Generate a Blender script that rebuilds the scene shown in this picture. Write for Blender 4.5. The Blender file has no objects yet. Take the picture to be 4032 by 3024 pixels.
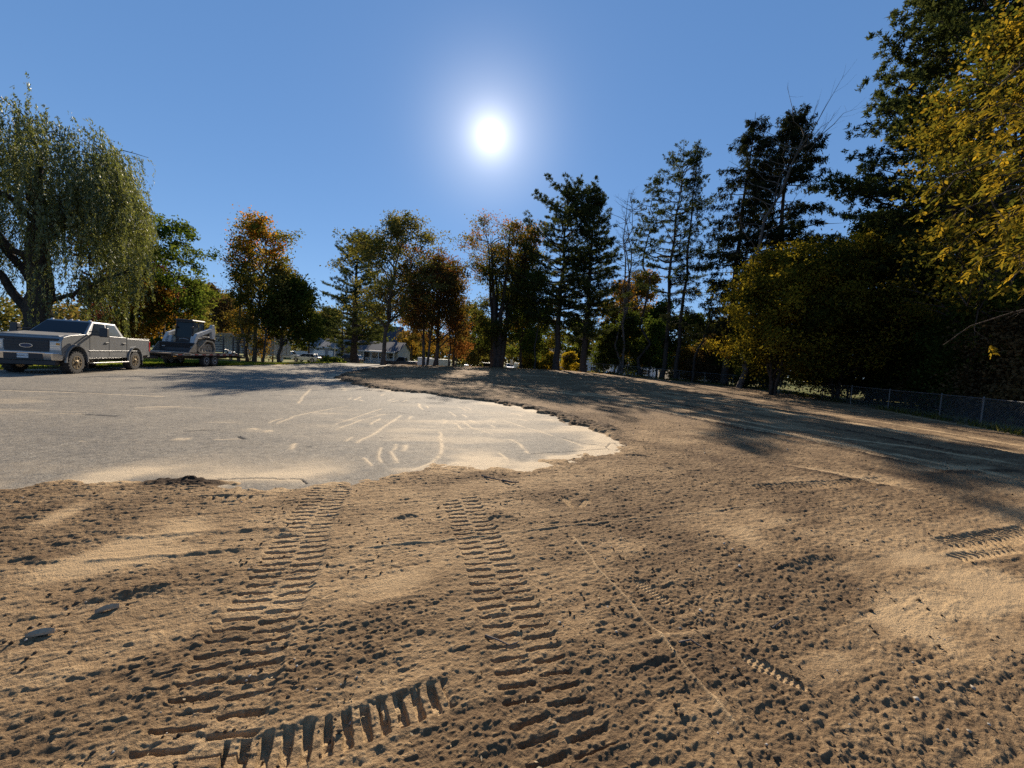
import bpy, math, random
import numpy as np
from mathutils import Vector, Matrix

sc = bpy.context.scene
COL = sc.collection
PI = math.pi

# ------------------------------------------------------------------ camera
FPX = 1515.0                       # focal length in pixels of the 4032 px wide photograph
EYE = 1.62
PITCH = math.radians(3.55)         # looking slightly down
ROLL = math.radians(3.4)           # phone held a little crooked
cp, sp, cr, sr = math.cos(PITCH), math.sin(PITCH), math.cos(ROLL), math.sin(ROLL)
CF = np.array([0, cp, -sp])
CR = np.array([cr, 0, 0]) + sr * np.array([0, sp, cp])
CU = -sr * np.array([1.0, 0, 0]) + cr * np.array([0, sp, cp])
cam_d = bpy.data.cameras.new("camera")
cam_d.sensor_fit = 'HORIZONTAL'; cam_d.sensor_width = 36.0
cam_d.lens = 36.0 * FPX / 4032.0
cam_d.clip_start = 0.05; cam_d.clip_end = 3000
cam = bpy.data.objects.new("camera", cam_d); COL.objects.link(cam)
m = Matrix.Identity(4)
for i in range(3):
    m[i][0] = CR[i]; m[i][1] = CU[i]; m[i][2] = -CF[i]
m[2][3] = EYE
cam.matrix_world = m
sc.camera = cam

# ------------------------------------------------------------------ sky, sun, exposure
sd = CF + CR * (1932 - 2016) / FPX + CU * (1512 - 534) / FPX
sd /= np.linalg.norm(sd)
SUN_EL = math.asin(sd[2]); SUN_AZ = math.atan2(sd[0], sd[1])
w = bpy.data.worlds.new("World"); sc.world = w; w.use_nodes = True
nt = w.node_tree; nt.nodes.clear()
def wn(t, **k):
    n = nt.nodes.new(t)
    for a, b in k.items(): setattr(n, a, b)
    return n
def wm(op, a, b=None):
    n = wn('ShaderNodeMath', operation=op)
    for i, v in enumerate((a, b)):
        if v is None: continue
        if isinstance(v, (int, float)): n.inputs[i].default_value = v
        else: nt.links.new(v, n.inputs[i])
    return n.outputs[0]
sky = wn('ShaderNodeTexSky', sky_type='NISHITA', sun_disc=False, sun_elevation=SUN_EL, sun_rotation=SUN_AZ,
         altitude=200, air_density=1.0, dust_density=0.0, ozone_density=3.0)
gm = wn('ShaderNodeGamma'); gm.inputs[1].default_value = 0.40          # a phone's exposure blending evens the sky out
nt.links.new(sky.outputs[0], gm.inputs[0])
hsv = wn('ShaderNodeHueSaturation'); hsv.inputs['Saturation'].default_value = 1.15
tn = wn('ShaderNodeVectorMath', operation='MULTIPLY'); tn.inputs[1].default_value = (0.54, 0.74, 1.08)
nt.links.new(gm.outputs[0], tn.inputs[0]); nt.links.new(tn.outputs[0], hsv.inputs['Color'])
bg = wn('ShaderNodeBackground'); bg.inputs[1].default_value = 0.15
nt.links.new(hsv.outputs[0], bg.inputs[0])
# glow of the bare sun in the sky (aureole), a function of the angle to the sun only
tc = wn('ShaderNodeTexCoord')
dt = wn('ShaderNodeVectorMath', operation='DOT_PRODUCT'); dt.inputs[1].default_value = tuple(sd)
nt.links.new(tc.outputs['Generated'], dt.inputs[0])
ang = wm('ARCCOSINE', wm('MINIMUM', dt.outputs['Value'], 0.9999999))
def gauss(sig, amp):
    q = wm('DIVIDE', ang, math.radians(sig)); q = wm('MULTIPLY', q, q)
    return wm('MULTIPLY', wm('EXPONENT', wm('MULTIPLY', q, -1.0)), amp)
def expo(sig, amp):
    return wm('MULTIPLY', wm('EXPONENT', wm('DIVIDE', ang, -math.radians(sig))), amp)
glow = wm('ADD', wm('ADD', gauss(0.82, 3.0), gauss(2.6, 0.34)), wm('ADD', gauss(6.5, 0.17), expo(9.0, 0.06)))
bg2 = wn('ShaderNodeBackground'); bg2.inputs[0].default_value = (1.0, 0.93, 0.83, 1)
nt.links.new(glow, bg2.inputs[1])
# paler air towards the horizon
sx = wn('ShaderNodeSeparateXYZ'); nt.links.new(tc.outputs['Generated'], sx.inputs[0])
hz = wm('MULTIPLY', wm('EXPONENT', wm('MULTIPLY', wm('MAXIMUM', sx.outputs[2], 0.0), -4.2)), 0.10)
bg3 = wn('ShaderNodeBackground'); bg3.inputs[0].default_value = (0.62, 0.85, 1.0, 1); nt.links.new(hz, bg3.inputs[1])
ad0 = wn('ShaderNodeAddShader'); nt.links.new(bg2.outputs[0], ad0.inputs[0]); nt.links.new(bg3.outputs[0], ad0.inputs[1])
ad = wn('ShaderNodeAddShader'); nt.links.new(bg.outputs[0], ad.inputs[0]); nt.links.new(ad0.outputs[0], ad.inputs[1])
wo = wn('ShaderNodeOutputWorld'); nt.links.new(ad.outputs[0], wo.inputs[0])

sun_d = bpy.data.lights.new("sun", 'SUN'); sun_d.energy = 5.0; sun_d.angle = math.radians(0.53); sun_d.color = (1.0, 0.87, 0.70)
sun = bpy.data.objects.new("sun", sun_d); COL.objects.link(sun)
sun.rotation_euler = Vector(sd).to_track_quat('Z', 'Y').to_euler()
sc.view_settings.view_transform = 'Standard'; sc.view_settings.look = 'None'
sc.view_settings.gamma = 1.0; sc.view_settings.use_curve_mapping = False
sc.view_settings.exposure = 0.95
sc.render.film_transparent = False
try:
    sc.cycles.max_bounces = 6; sc.cycles.diffuse_bounces = 3; sc.cycles.glossy_bounces = 3
    sc.cycles.transmission_bounces = 6; sc.cycles.transparent_max_bounces = 6
    sc.cycles.use_denoising = False
    sc.cycles.sample_clamp_indirect = 6; sc.cycles.sample_clamp_direct = 3.5
except Exception: pass

# ------------------------------------------------------------------ helpers
rng = np.random.default_rng(7)
TBL = [np.random.default_rng(100 + i).random((256, 256)).astype(np.float32) for i in range(12)]
def vn(x, y, seed=0):
    T = TBL[seed % 12]
    xi = np.floor(x); yi = np.floor(y); fx = (x - xi); fy = (y - yi)
    fx = fx * fx * (3 - 2 * fx); fy = fy * fy * (3 - 2 * fy)
    a = xi.astype(np.int64) & 255; b = yi.astype(np.int64) & 255; a1 = (a + 1) & 255; b1 = (b + 1) & 255
    return (T[a, b] * (1 - fx) + T[a1, b] * fx) * (1 - fy) + (T[a, b1] * (1 - fx) + T[a1, b1] * fx) * fy
def fbm(x, y, size, octv=3, seed=0, gain=.5):
    s = 0; a = 1; t = 0
    for i in range(octv):
        s = s + a * vn(x / size + 17.3 * i + seed * 3.1, y / size - 9.7 * i + seed * 7.7, seed + i); t += a; a *= gain; size *= .5
    return s / t
def ss(a, b, x):
    t = np.clip((x - a) / (b - a), 0, 1); return t * t * (3 - 2 * t)

def H(x, y):
    """height of the land"""
    x = np.asarray(x, float); y = np.asarray(y, float)
    h = 0.70 * np.exp(-((x - 5) / 17.0) ** 2) * ss(18, 46, y) * (1 - ss(52, 68, y)) - 0.8 * ss(46, 68, y)
    h = h - 0.62 * ss(30, 43, y) * (1 - ss(46, 68, y)) * (1 - ss(-25.5, -20.5, x))
    return h
def ray(u, v):
    return CF + CR * (u - 2016) / FPX + CU * (1512 - v) / FPX
def hit(u, v):
    d = ray(u, v); z = 0.0
    for _ in range(30):
        t = (z - EYE) / d[2]; p = d * t; z = 0.6 * z + 0.4 * float(H(p[0], p[1]))
    return np.array([p[0], p[1]])
def place(u, y, vt=None, zb=None):
    """x of a thing standing y metres ahead whose foot shows at column u; its height when its top shows at row vt"""
    x = (u - 2016) / FPX * y
    for _ in range(6):
        z = float(H(x, y)) if zb is None else zb
        dz = z - EYE
        x = ((u - 2016) / FPX * (y * cp - dz * sp) - sr * (y * sp + dz * cp)) / cr
    if vt is None: return x, z
    k = (1512 - vt) / FPX
    dz = (k * y * cp + x * sr - cr * y * sp) / (cr * cp + k * sp)
    return x, z, dz + EYE - z

def mat(name, color=(.5, .5, .5), rough=.6, metal=0., spec=.5, noise=None, bump=None, coat=0.):
    """principled material; noise=(scale, amount) varies the colour, bump=(scale, distance)"""
    M = bpy.data.materials.new(name); M.use_nodes = True
    N = M.node_tree.nodes; L = M.node_tree.links; b = N['Principled BSDF']
    b.inputs['Base Color'].default_value = (*color, 1); b.inputs['Roughness'].default_value = rough
    b.inputs['Metallic'].default_value = metal; b.inputs['Specular IOR Level'].default_value = spec
    if coat: b.inputs['Coat Weight'].default_value = coat; b.inputs['Coat Roughness'].default_value = .08
    if noise or bump:
        t = N.new('ShaderNodeTexCoord')
    if noise:
        n = N.new('ShaderNodeTexNoise'); n.inputs['Scale'].default_value = noise[0]; n.inputs['Detail'].default_value = 6
        L.new(t.outputs['Object'], n.inputs['Vector'])
        r = N.new('ShaderNodeMapRange'); r.inputs['From Min'].default_value = .3; r.inputs['From Max'].default_value = .7
        r.inputs['To Min'].default_value = 1 - noise[1]; r.inputs['To Max'].default_value = 1 + noise[1]
        L.new(n.outputs['Fac'], r.inputs['Value'])
        v = N.new('ShaderNodeVectorMath'); v.operation = 'SCALE'; v.inputs[0].default_value = color
        L.new(r.outputs[0], v.inputs['Scale']); L.new(v.outputs[0], b.inputs['Base Color'])
    if bump:
        n2 = N.new('ShaderNodeTexNoise'); n2.inputs['Scale'].default_value = bump[0]; n2.inputs['Detail'].default_value = 5
        L.new(t.outputs['Object'], n2.inputs['Vector'])
        bp = N.new('ShaderNodeBump'); bp.inputs['Distance'].default_value = bump[1]; bp.inputs['Strength'].default_value = 1
        L.new(n2.outputs['Fac'], bp.inputs['Height']); L.new(bp.outputs[0], b.inputs['Normal'])
    return M

def tag(o, label=None, cat=None, group=None, kind=None):
    if label: o['label'] = label
    if cat: o['category'] = cat
    if group: o['group'] = group
    if kind: o['kind'] = kind
    return o
def link(name, me, M=None, parent=None):
    o = bpy.data.objects.new(name, me); COL.objects.link(o)
    if M is not None: me.materials.append(M)
    if parent is not None: o.parent = parent
    return o
def empty(name, loc, rz=0, label=None, cat=None, group=None):
    o = bpy.data.objects.new(name, None); COL.objects.link(o); o.location = loc; o.rotation_euler = (0, 0, rz)
    o.empty_display_size = .3
    return tag(o, label, cat, group)
def quads(name, V, Q, M=None, parent=None, smooth=False, fattr=None, vattr=None):
    """mesh from numpy arrays: V (n,3), Q (m,3 or 4)"""
    V = np.ascontiguousarray(V, np.float32); Q = np.ascontiguousarray(Q, np.int32); k = Q.shape[1]
    me = bpy.data.meshes.new(name)
    me.vertices.add(len(V)); me.vertices.foreach_set('co', V.ravel())
    me.loops.add(Q.size); me.loops.foreach_set('vertex_index', Q.ravel())
    me.polygons.add(len(Q)); me.polygons.foreach_set('loop_start', np.arange(0, Q.size, k, dtype=np.int32))
    if smooth: me.polygons.foreach_set('use_smooth', np.ones(len(Q), bool))
    for dom, d in (('FACE', fattr), ('POINT', vattr)):
        for nm, arr in (d or {}).items():
            a = me.attributes.new(nm, 'FLOAT', dom); a.data.foreach_set('value', np.ascontiguousarray(arr, np.float32))
    me.update(calc_edges=True); me.validate()
    return link(name, me, M, parent)
class MB:
    """collects polygons and links them as one mesh"""
    def __init__(s): s.v = []; s.f = []
    def add(s, V, F):
        o = len(s.v); s.v += [tuple(map(float, p)) for p in V]; s.f += [tuple(i + o for i in f) for f in F]; return s
    def box(s, x0, x1, y0, y1, z0, z1):
        return s.add([(x0, y0, z0), (x1, y0, z0), (x1, y1, z0), (x0, y1, z0), (x0, y0, z1), (x1, y0, z1), (x1, y1, z1), (x0, y1, z1)],
                     [(0, 3, 2, 1), (4, 5, 6, 7), (0, 1, 5, 4), (1, 2, 6, 5), (2, 3, 7, 6), (3, 0, 4, 7)])
    def prism(s, prof, y0, y1, inset=0):
        """side profile [(x,z)] extruded from y0 to y1"""
        n = len(prof); V = [(x, y0, z) for x, z in prof] + [(x, y1, z) for x, z in prof]
        return s.add(V, [tuple(range(n)), tuple(range(2 * n - 1, n - 1, -1))] + [(i, i + n, (i + 1) % n + n, (i + 1) % n) for i in range(n)])
    def hull8(s, lo, hi):
        """two 4-corner rings (ccw from above) joined"""
        return s.add(list(lo) + list(hi), [(3, 2, 1, 0), (4, 5, 6, 7)] + [(i, (i + 1) % 4, (i + 1) % 4 + 4, i + 4) for i in range(4)])
    def tube(s, pts, r, n=6, r1=None):
        pts = [Vector(p) for p in pts]; r1 = r if r1 is None else r1; o = len(s.v); k = len(pts)
        for i, p in enumerate(pts):
            d = (pts[min(i + 1, k - 1)] - pts[max(i - 1, 0)]).normalized()
            a = d.orthogonal().normalized() if i == 0 else (a - d * a.dot(d)).normalized()
            b = d.cross(a); rr = r + (r1 - r) * i / max(1, k - 1)
            for j in range(n):
                t = 2 * PI * j / n; s.v.append(tuple(p + (a * math.cos(t) + b * math.sin(t)) * rr))
        for i in range(k - 1):
            for j in range(n):
                s.f.append((o + i * n + j, o + i * n + (j + 1) % n, o + (i + 1) * n + (j + 1) % n, o + (i + 1) * n + j))
        s.f.append(tuple(o + j for j in range(n - 1, -1, -1))); s.f.append(tuple(o + (k - 1) * n + j for j in range(n)))
        return s
    def lathe(s, prof, cx, cy, cz, n=20, axis='y'):
        """profile [(r, offset along axis)] closed ring of rings"""
        o = len(s.v); k = len(prof)
        for r, a in prof:
            for j in range(n):
                t = 2 * PI * j / n
                s.v.append((cx + r * math.cos(t), cy + a, cz + r * math.sin(t)) if axis == 'y' else (cx + r * math.cos(t), cy + r * math.sin(t), cz + a))
        for i in range(k - 1):
            for j in range(n):
                s.f.append((o + i * n + j, o + i * n + (j + 1) % n, o + (i + 1) * n + (j + 1) % n, o + (i + 1) * n + j))
        s.f.append(tuple(o + j for j in range(n))); s.f.append(tuple(o + (k - 1) * n + j for j in range(n - 1, -1, -1)))
        return s
    def pane(s, c, th=.012):
        """four corners, thickened along the normal"""
        c = [Vector(p) for p in c]; nn = (c[1] - c[0]).cross(c[3] - c[0]).normalized() * th
        return s.add([tuple(p - nn * .5) for p in c] + [tuple(p + nn * .5) for p in c],
                     [(3, 2, 1, 0), (4, 5, 6, 7)] + [(i, (i + 1) % 4, (i + 1) % 4 + 4, i + 4) for i in range(4)])
    def build(s, name, M, parent=None, bevel=0, smooth=False, seg=2):
        me = bpy.data.meshes.new(name); me.from_pydata(s.v, [], s.f); me.update()
        import bmesh
        bm = bmesh.new(); bm.from_mesh(me); bmesh.ops.recalc_face_normals(bm, faces=bm.faces)
        bm.to_mesh(me); bm.free()
        if smooth or bevel:
            for p in me.polygons: p.use_smooth = True
        o = link(name, me, M, parent)
        if bevel:
            b = o.modifiers.new('b', 'BEVEL'); b.width = bevel; b.segments = seg; b.limit_method = 'ANGLE'; b.angle_limit = math.radians(28)
            b.harden_normals = True
        elif smooth:
            try: me.set_sharp_from_angle(angle=math.radians(38))
            except Exception: pass
        return o
def text(name, s, size, M, parent, mtx, ext=.004, shear=0.0):
    cu = bpy.data.curves.new(name, 'FONT'); cu.body = s; cu.size = size; cu.extrude = ext; cu.align_x = 'CENTER'; cu.align_y = 'CENTER'; cu.shear = shear
    t = bpy.data.objects.new(name, cu); COL.objects.link(t)
    dg = bpy.context.evaluated_depsgraph_get(); me = bpy.data.meshes.new_from_object(t.evaluated_get(dg)); bpy.data.objects.remove(t)
    o = link(name, me, M, parent); o.matrix_local = mtx; me.name = name
    return o

# ------------------------------------------------------------------ ground: dirt, asphalt lot, lawn
LOT = np.array([(-26, -8), (-9.0, 2.0)] + [tuple(hit(u, v)) for u, v in
      [(0, 1925), (300, 1920), (560, 1905), (900, 1915), (1140, 1915), (1270, 1898), (1460, 1868), (1640, 1850), (1820, 1842), (2030, 1842), (2170, 1838), (2290, 1800),
       (2400, 1765), (2443, 1757), (2420, 1735), (2370, 1708), (2290, 1680), (2190, 1645), (2040, 1602), (1900, 1580), (1800, 1567), (1700, 1553), (1560, 1541),
       (1450, 1523), (1370, 1505), (1325, 1490), (1340, 1476), (1420, 1458), (1505, 1447)]] +
      [(-15.0, 55), (-12, 62), (2, 66), (40, 66), (40, 77), (-14, 77), (-26, 66), (-23.5, 55), (-20.6, 44), (-19.6, 33), (-20.3, 26.3), (-21.0, 21.6), (-20.7, 15.5), (-24, 8)])
def sdist(P, x, y):
    """signed distance to polygon, negative inside"""
    d = np.full(x.shape, 1e9); ins = np.zeros(x.shape, bool); n = len(P)
    for i in range(n):
        ax, ay = P[i]; bx, by = P[(i + 1) % n]; ex, ey = bx - ax, by - ay
        t = np.clip(((x - ax) * ex + (y - ay) * ey) / (ex * ex + ey * ey + 1e-12), 0, 1)
        d = np.minimum(d, (x - ax - t * ex) ** 2 + (y - ay - t * ey) ** 2)
        c = ((ay > y) != (by > y)) & (x < ex * (y - ay) / (ey + 1e-12) + ax)
        ins ^= c
    d = np.sqrt(d); return np.where(ins, -d, d)
def seg_coords(path, x, y):
    """distance along and across (signed) a polyline"""
    best = np.full(x.shape, 1e9); S = np.zeros(x.shape); T = np.zeros(x.shape); acc = 0
    for (ax, ay), (bx, by) in zip(path[:-1], path[1:]):
        ex, ey = bx - ax, by - ay; l = math.hypot(ex, ey) + 1e-9; ex /= l; ey /= l
        s = np.clip((x - ax) * ex + (y - ay) * ey, 0, l); dx = x - ax - s * ex; dy = y - ay - s * ey
        d = dx * dx + dy * dy; k = d < best
        best = np.where(k, d, best); S = np.where(k, acc + s, S); T = np.where(k, np.sign(dx * ey - dy * ex) * np.sqrt(d), T); acc += l
    return S, T, acc
DSP = 4032 / 2212.0
def D(*pts): return [tuple(hit(u * DSP, v * DSP)) for u, v in pts]          # points read off the picture, laid on the land
def C5(*pts): return [tuple(hit(1300 + u * .5877, 1400 + v * .5877)) for u, v in pts]
def C4(*pts): return [tuple(hit(u * .7233, 1400 + v * .7233)) for u, v in pts]

def fan(r0, r1, rate, fine, coarse, lim=62):
    q = min(r1, 13.0) if rate < .003 else r1
    n = int(math.log(q / r0) / rate); r = r0 * np.exp(np.linspace(0, math.log(q / r0), n))
    if q < r1: n = int(math.log(r1 / q) / .0042); r = np.concatenate([r, q * np.exp(np.linspace(0, math.log(r1 / q), n))[1:]])
    a = np.concatenate([np.arange(-180, -lim, coarse), np.arange(-lim, lim, fine), np.arange(lim, 180 + 1e-6, coarse)])
    A, R_ = np.meshgrid(np.radians(a), r)
    x = R_ * np.sin(A); y = R_ * np.cos(A); nr, na = x.shape
    i = np.arange(nr * na).reshape(nr, na)
    Q = np.stack([i[:-1, :-1], i[:-1, 1:], i[1:, 1:], i[1:, :-1]], -1).reshape(-1, 4)[:, ::-1]
    return x.ravel(), y.ravel(), Q
def trim(x, keep, Q):
    f = keep[Q].any(1); Q = Q[f]; used = np.zeros(len(x), bool); used[Q.ravel()] = True
    idx = np.cumsum(used) - 1
    return used, idx[Q]

FENCE = [(15.0, 6.0), (17.9, 13.0), (20.1, 18.0), (22.6, 28.0), (24.6, 37.6), (19.0, 44.0), (8.5, 48.5)]
DIRT_EDGE = np.array([(-60, -60), (40, -60), (18, 0)] + [(a + .5, b + .4) for a, b in FENCE] + [(3, 51), (-4, 52), (-9, 51), (-13.5, 50), (-14.5, 47), (-17, 38), (-20, 26), (-60, 0)])

# --- dirt
x, y, Q = fan(0.9, 75, 0.0023, 0.105, 1.5, 57)
n0 = fbm(x, y, .9, 3, 1); n1 = fbm(x, y, .18, 2, 2)
sdl = sdist(LOT, x, y); sdd = sdist(DIRT_EDGE, x, y)
sdj = sdl + (.75 * (n0 - .5) + .40 * (n1 - .5)) * np.clip(np.hypot(x, y) / 6, .45, 1.0)
keep = (sdj > -.35) & (sdd < 1.2)
used, Q = trim(x, keep, Q)
x, y, sdl, sdd, sdj, n0, n1 = (a[used] for a in (x, y, sdl, sdd, sdj, n0, n1))
dist = np.hypot(x, y)
# looseness of the soil: raked and driven over in streaks
ca, sa = math.cos(math.radians(24)), math.sin(math.radians(24))
xs, ys = x * ca + y * sa, -x * sa + y * ca
str1 = fbm(xs / 3.2, ys, .45, 4, 3)
pat = fbm(x, y, 2.6, 3, 5)
loose = .35 + .65 * ss(.36, .56, .55 * str1 + .45 * pat + .04)
h = .030 * (fbm(x, y, 1.1, 3, 4) - .5)
rake = fbm(xs / 7, ys, .05, 2, 10) - .5
h += .012 * rake * (1 - .35 * loose) + .012 * loose * (fbm(x, y, .16, 3, 11) - .5)
# crumbs: small sharp lumps of several sizes, thick where the soil is loose
wx, wy = x + .012 * vn(x / .03, y / .03, 1), y + .012 * vn(x / .03 + 9, y / .03, 2)
zone = ss(.38, .62, fbm(x, y, .55, 3, 9))
ux, uy = wx * ca + wy * sa, -wx * sa + wy * ca
g1 = np.clip(vn(ux / .019, uy / .012, 7) - .42, 0, 1); g2 = np.clip(vn(ux / .034 + 3, uy / .021, 8) - .50, 0, 1); g3 = np.clip(vn(ux / .060, uy / .040 + 7, 5) - .66, 0, 1)
g4 = fbm(xs / 2.6, ys, .026, 2, 3) - .5
grain = (.38 + .62 * loose) * (.017 * g1 + .007 * g2 * (.4 + .6 * zone) + .010 * g3 * zone) + (.013 + .010 * loose) * g4
grain *= np.clip(.72 + dist / 14, .72, 1.25)
dry = (1 - loose) * .46 + .10 + .34 * (fbm(x, y, .35, 3, 2) - .5) + .25 * (str1 - .5) + .22 * (rake) + .9 * np.clip(g1 - .25, 0, 1) - .22 * zone * loose * (.4 + g3) + .10
press = np.zeros_like(x)

def bbox(path, mgn):
    p = np.array(path); return (x > p[:, 0].min() - mgn) & (x < p[:, 0].max() + mgn) & (y > p[:, 1].min() - mgn) & (y < p[:, 1].max() + mgn)
def tread(path, wid=.40, pitch=.088, depth=.030, fade=(0, 0), half=True, gap=.05, skew=0.0, mess=.5, fill=.36):
    """print of a rubber track: two rows of bars pressed into the soil"""
    global h, dry, press
    k = np.where(bbox(path, wid))[0]; S, T, L_ = seg_coords(path, x[k], y[k])
    on = (S > .0) & (S < L_ - .0)
    row = T > 0
    ph = S / pitch + np.where(row, 0, .5 if half else 0) + skew * np.abs(T) / pitch + .14 * (vn(x[k] / .12, y[k] / .12, 3) - .5)
    ph = ph + .09 * (vn(x[k] / .030, y[k] / .030, 6) - .5); T = T + .010 * (vn(x[k] / .025, y[k] / .025, 7) - .5); tri = np.abs((ph % 1.0) - .5) * 2
    bar = ss(1 - fill, 1 - fill + .22, tri)                       # 1 = groove
    edge = 1 - ss(wid / 2 - .02, wid / 2 + .012, np.abs(T))
    mid = ss(gap / 2 - .012, gap / 2 + .012, np.abs(T)) if half else 1
    keepb = ss(.30, .52, vn(np.floor(ph) * .73 + 40, row * 31.0 + .5, 5) + .26)
    fd = np.ones_like(S)
    if fade[0]: fd *= ss(0, fade[0], S)
    if fade[1]: fd *= 1 - ss(L_ - fade[1], L_, S)
    amt = on * edge * fd
    brk = 1 - mess * ss(.5, .75, fbm(x[k], y[k], .10, 2, 8))
    dd = -.012 * amt - depth * bar * mid * keepb * amt * brk + .006 * (1 - bar) * amt
    shoulder = on * fd * np.exp(-((np.abs(T) - wid / 2 - .03) / .03) ** 2) * .012
    press[k] = np.maximum(press[k], amt * (.10 + .22 * bar)); h[k] = h[k] * (1 - .3 * amt) + dd + shoulder * (vn(x[k] / .06, y[k] / .06, 4))
    dry[k] += amt * (.10 + .28 * bar * mid) 
def ridge(path, wid=.05, ht=.05, rough=.6, light=0.0, fade=.12, off=0.):
    global h, dry, press
    k = np.where(bbox(path, wid * 4))[0]; S, T, L_ = seg_coords(path, x[k], y[k])
    T = T + off + (.5 * wid + .03) * (vn(S / .15, S * 0 + 3.3, 2) - .5)
    e = ss(0, fade, S) * (1 - ss(L_ - fade, L_, S))
    ht = ht * .42 if ht > .03 else ht * .7; g = np.exp(-(T / wid) ** 2) * e * (1 - rough + rough * 1.6 * fbm(x[k], y[k], .09, 2, 6))
    h[k] += ht * g; dry[k] += light * g
    if light > .15: press[k] = np.maximum(press[k], np.clip(.9 * g, 0, 1))
def dust(path, wid, amt, wav=.5):
    global dry, h, press
    k = np.where(bbox(path, wid * 3))[0]; S, T, L_ = seg_coords(path, x[k], y[k])
    g = np.exp(-(T / wid) ** 4) * ss(0, .4, S) * (1 - ss(L_ - .4, L_, S)) * (1 - wav * ss(.45, .7, fbm(x[k], y[k], .5, 3, 9)))
    dry[k] += amt * g
    if amt > 0: h[k] *= 1 - .5 * g; press[k] = np.maximum(press[k], .72 * g)
def boot(u, v, ang_deg, L_=.30):
    """a boot print with a zigzag sole"""
    global h, dry, press
    c = hit(u * DSP, v * DSP); k = np.where((np.abs(x - c[0]) < .3) & (np.abs(y - c[1]) < .3))[0]
    a = math.radians(ang_deg); S = (x[k] - c[0]) * math.cos(a) + (y[k] - c[1]) * math.sin(a); T = -(x[k] - c[0]) * math.sin(a) + (y[k] - c[1]) * math.cos(a)
    wv = np.where(S > 0, .052, .042) * np.sqrt(np.clip(1 - (np.abs(S) / (L_ / 2)) ** 4, 0, 1)) - .008 * np.exp(-((S + .02) / .04) ** 2)
    m_ = ss(-.008, .006, wv - np.abs(T))
    zig = np.abs(((S + .35 * np.abs(((T / .034) % 1) - .5) * .05) / .028 % 1) - .5) * 2
    h[k] = h[k] * (1 - .85 * m_) + m_ * (-.020 + .009 * ss(.45, .7, zig)); press[k] = np.maximum(press[k], .9 * m_); dry[k] = dry[k] * (1 - m_) + m_ * .62

# compacted pale patches and dragged streaks
for pth, wd, am in [
    (D((0, 1300), (180, 1230), (330, 1170), (480, 1120)), .22, .55), (D((30, 1240), (300, 1215), (480, 1175)), .12, .35),
    (D((20, 1180), (130, 1120), (210, 1080)), .10, .4), (D((240, 1130), (420, 1105)), .3, .35),
    (D((1880, 1330), (2030, 1290), (2212, 1250)), .22, .55), (D((1800, 1400), (2000, 1330), (2212, 1300)), .12, .35), (D((1900, 1380), (2212, 1350)), .3, .4),
    (D((1660, 1500), (1800, 1450), (1950, 1410)), .1, .25), (D((1790, 1255), (1960, 1215), (2212, 1190)), .12, .25),
    (D((900, 1230), (1000, 1190)), .18, .3), (D((700, 1330), (860, 1270), (1000, 1215)), .12, .22), (D((620, 1420), (760, 1400)), .15, .2),
    (D((1560, 1130), (1650, 1190), (1700, 1215)), .16, .3), (D((1450, 1560), (1700, 1640)), .25, .25)]:
    dust(pth, wd, am)
# streaks of the far part, dragged along the dozer's way
for a_, b_, wd, am in [((1330, 872), (2212, 1040), .25, .35), ((1500, 862), (2212, 985), .30, .55), ((1600, 868), (2212, 968), .2, .45), ((1240, 850), (1700, 930), .25, .4),
                   ((1450, 850), (1750, 905), .2, .5), ((1150, 838), (1500, 885), .3, .35), ((900, 820), (1250, 855), .35, .35), ((1650, 850), (2212, 945), .25, .35),
                   ((1380, 845), (1640, 872), .3, .45), ((1480, 905), (2100, 1020), .14, .3), ((1750, 940), (2212, 1010), .2, .5)]:
    c_ = ((a_[0] + b_[0]) / 2, (a_[1] + b_[1]) / 2 - 4)
    dust(D(a_, c_, b_), wd * .62, am * 2.0, .55)
for a_, b_, ht in [((1380, 885), (2100, 1035), .045), ((1530, 880), (2212, 1010), .05), ((1590, 870), (2212, 988), .04), ((1700, 870), (2212, 960), .05), ((1260, 862), (1640, 940), .03),
                   ((1400, 868), (1560, 895), .06), ((1180, 838), (1420, 868), .05), ((1000, 822), (1180, 845), .05), ((1480, 850), (1760, 890), .06), ((1330, 842), (1500, 862), .06),
                   ((1640, 1000), (2000, 1075), .025), ((1990, 1030), (2212, 1020), .03)]:
    c_ = ((a_[0] + b_[0]) / 2, (a_[1] + b_[1]) / 2 - 3)
    ridge(D(a_, c_, b_), .10, ht * 2.0, .7, -.45, .8)
    ridge(D(a_, c_, b_), .12, -ht * .5, .4, .45, .8, off=.26)
# prints of the loader's tracks
tread(D((400, 1659), (470, 1545), (530, 1400), (585, 1305), (625, 1230), (660, 1150), (700, 1080), (740, 1030)), .42, .088, .026, (0, .9), mess=.8)
tread(D((1245, 1659), (1185, 1545), (1130, 1400), (1090, 1300), (1055, 1210), (1015, 1130), (985, 1070)), .40, .088, .027, (0, .5), mess=.4)
tread(D((470, 1668), (700, 1603), (860, 1545), (985, 1500)), .17, .075, .030, (0, .1), half=False, mess=.5, fill=.60)
tread(D((1630, 1062), (1760, 1053), (1930, 1041)), .30, .11, .040, (.2, .3), half=False, skew=.6, mess=.3)
tread(D((2040, 1185), (2130, 1175), (2240, 1155)), .28, .09, .045, (.1, 0), half=False, skew=.8, mess=.2, fill=.6)
tread(D((2060, 1215), (2200, 1190)), .14, .09, .035, (.1, 0.1), half=False, skew=.8, mess=.3, fill=.6)
tread(D((430, 1083), (500, 1080), (570, 1081)), .16, .11, .045, (.1, .1), half=False, mess=.4)
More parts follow.
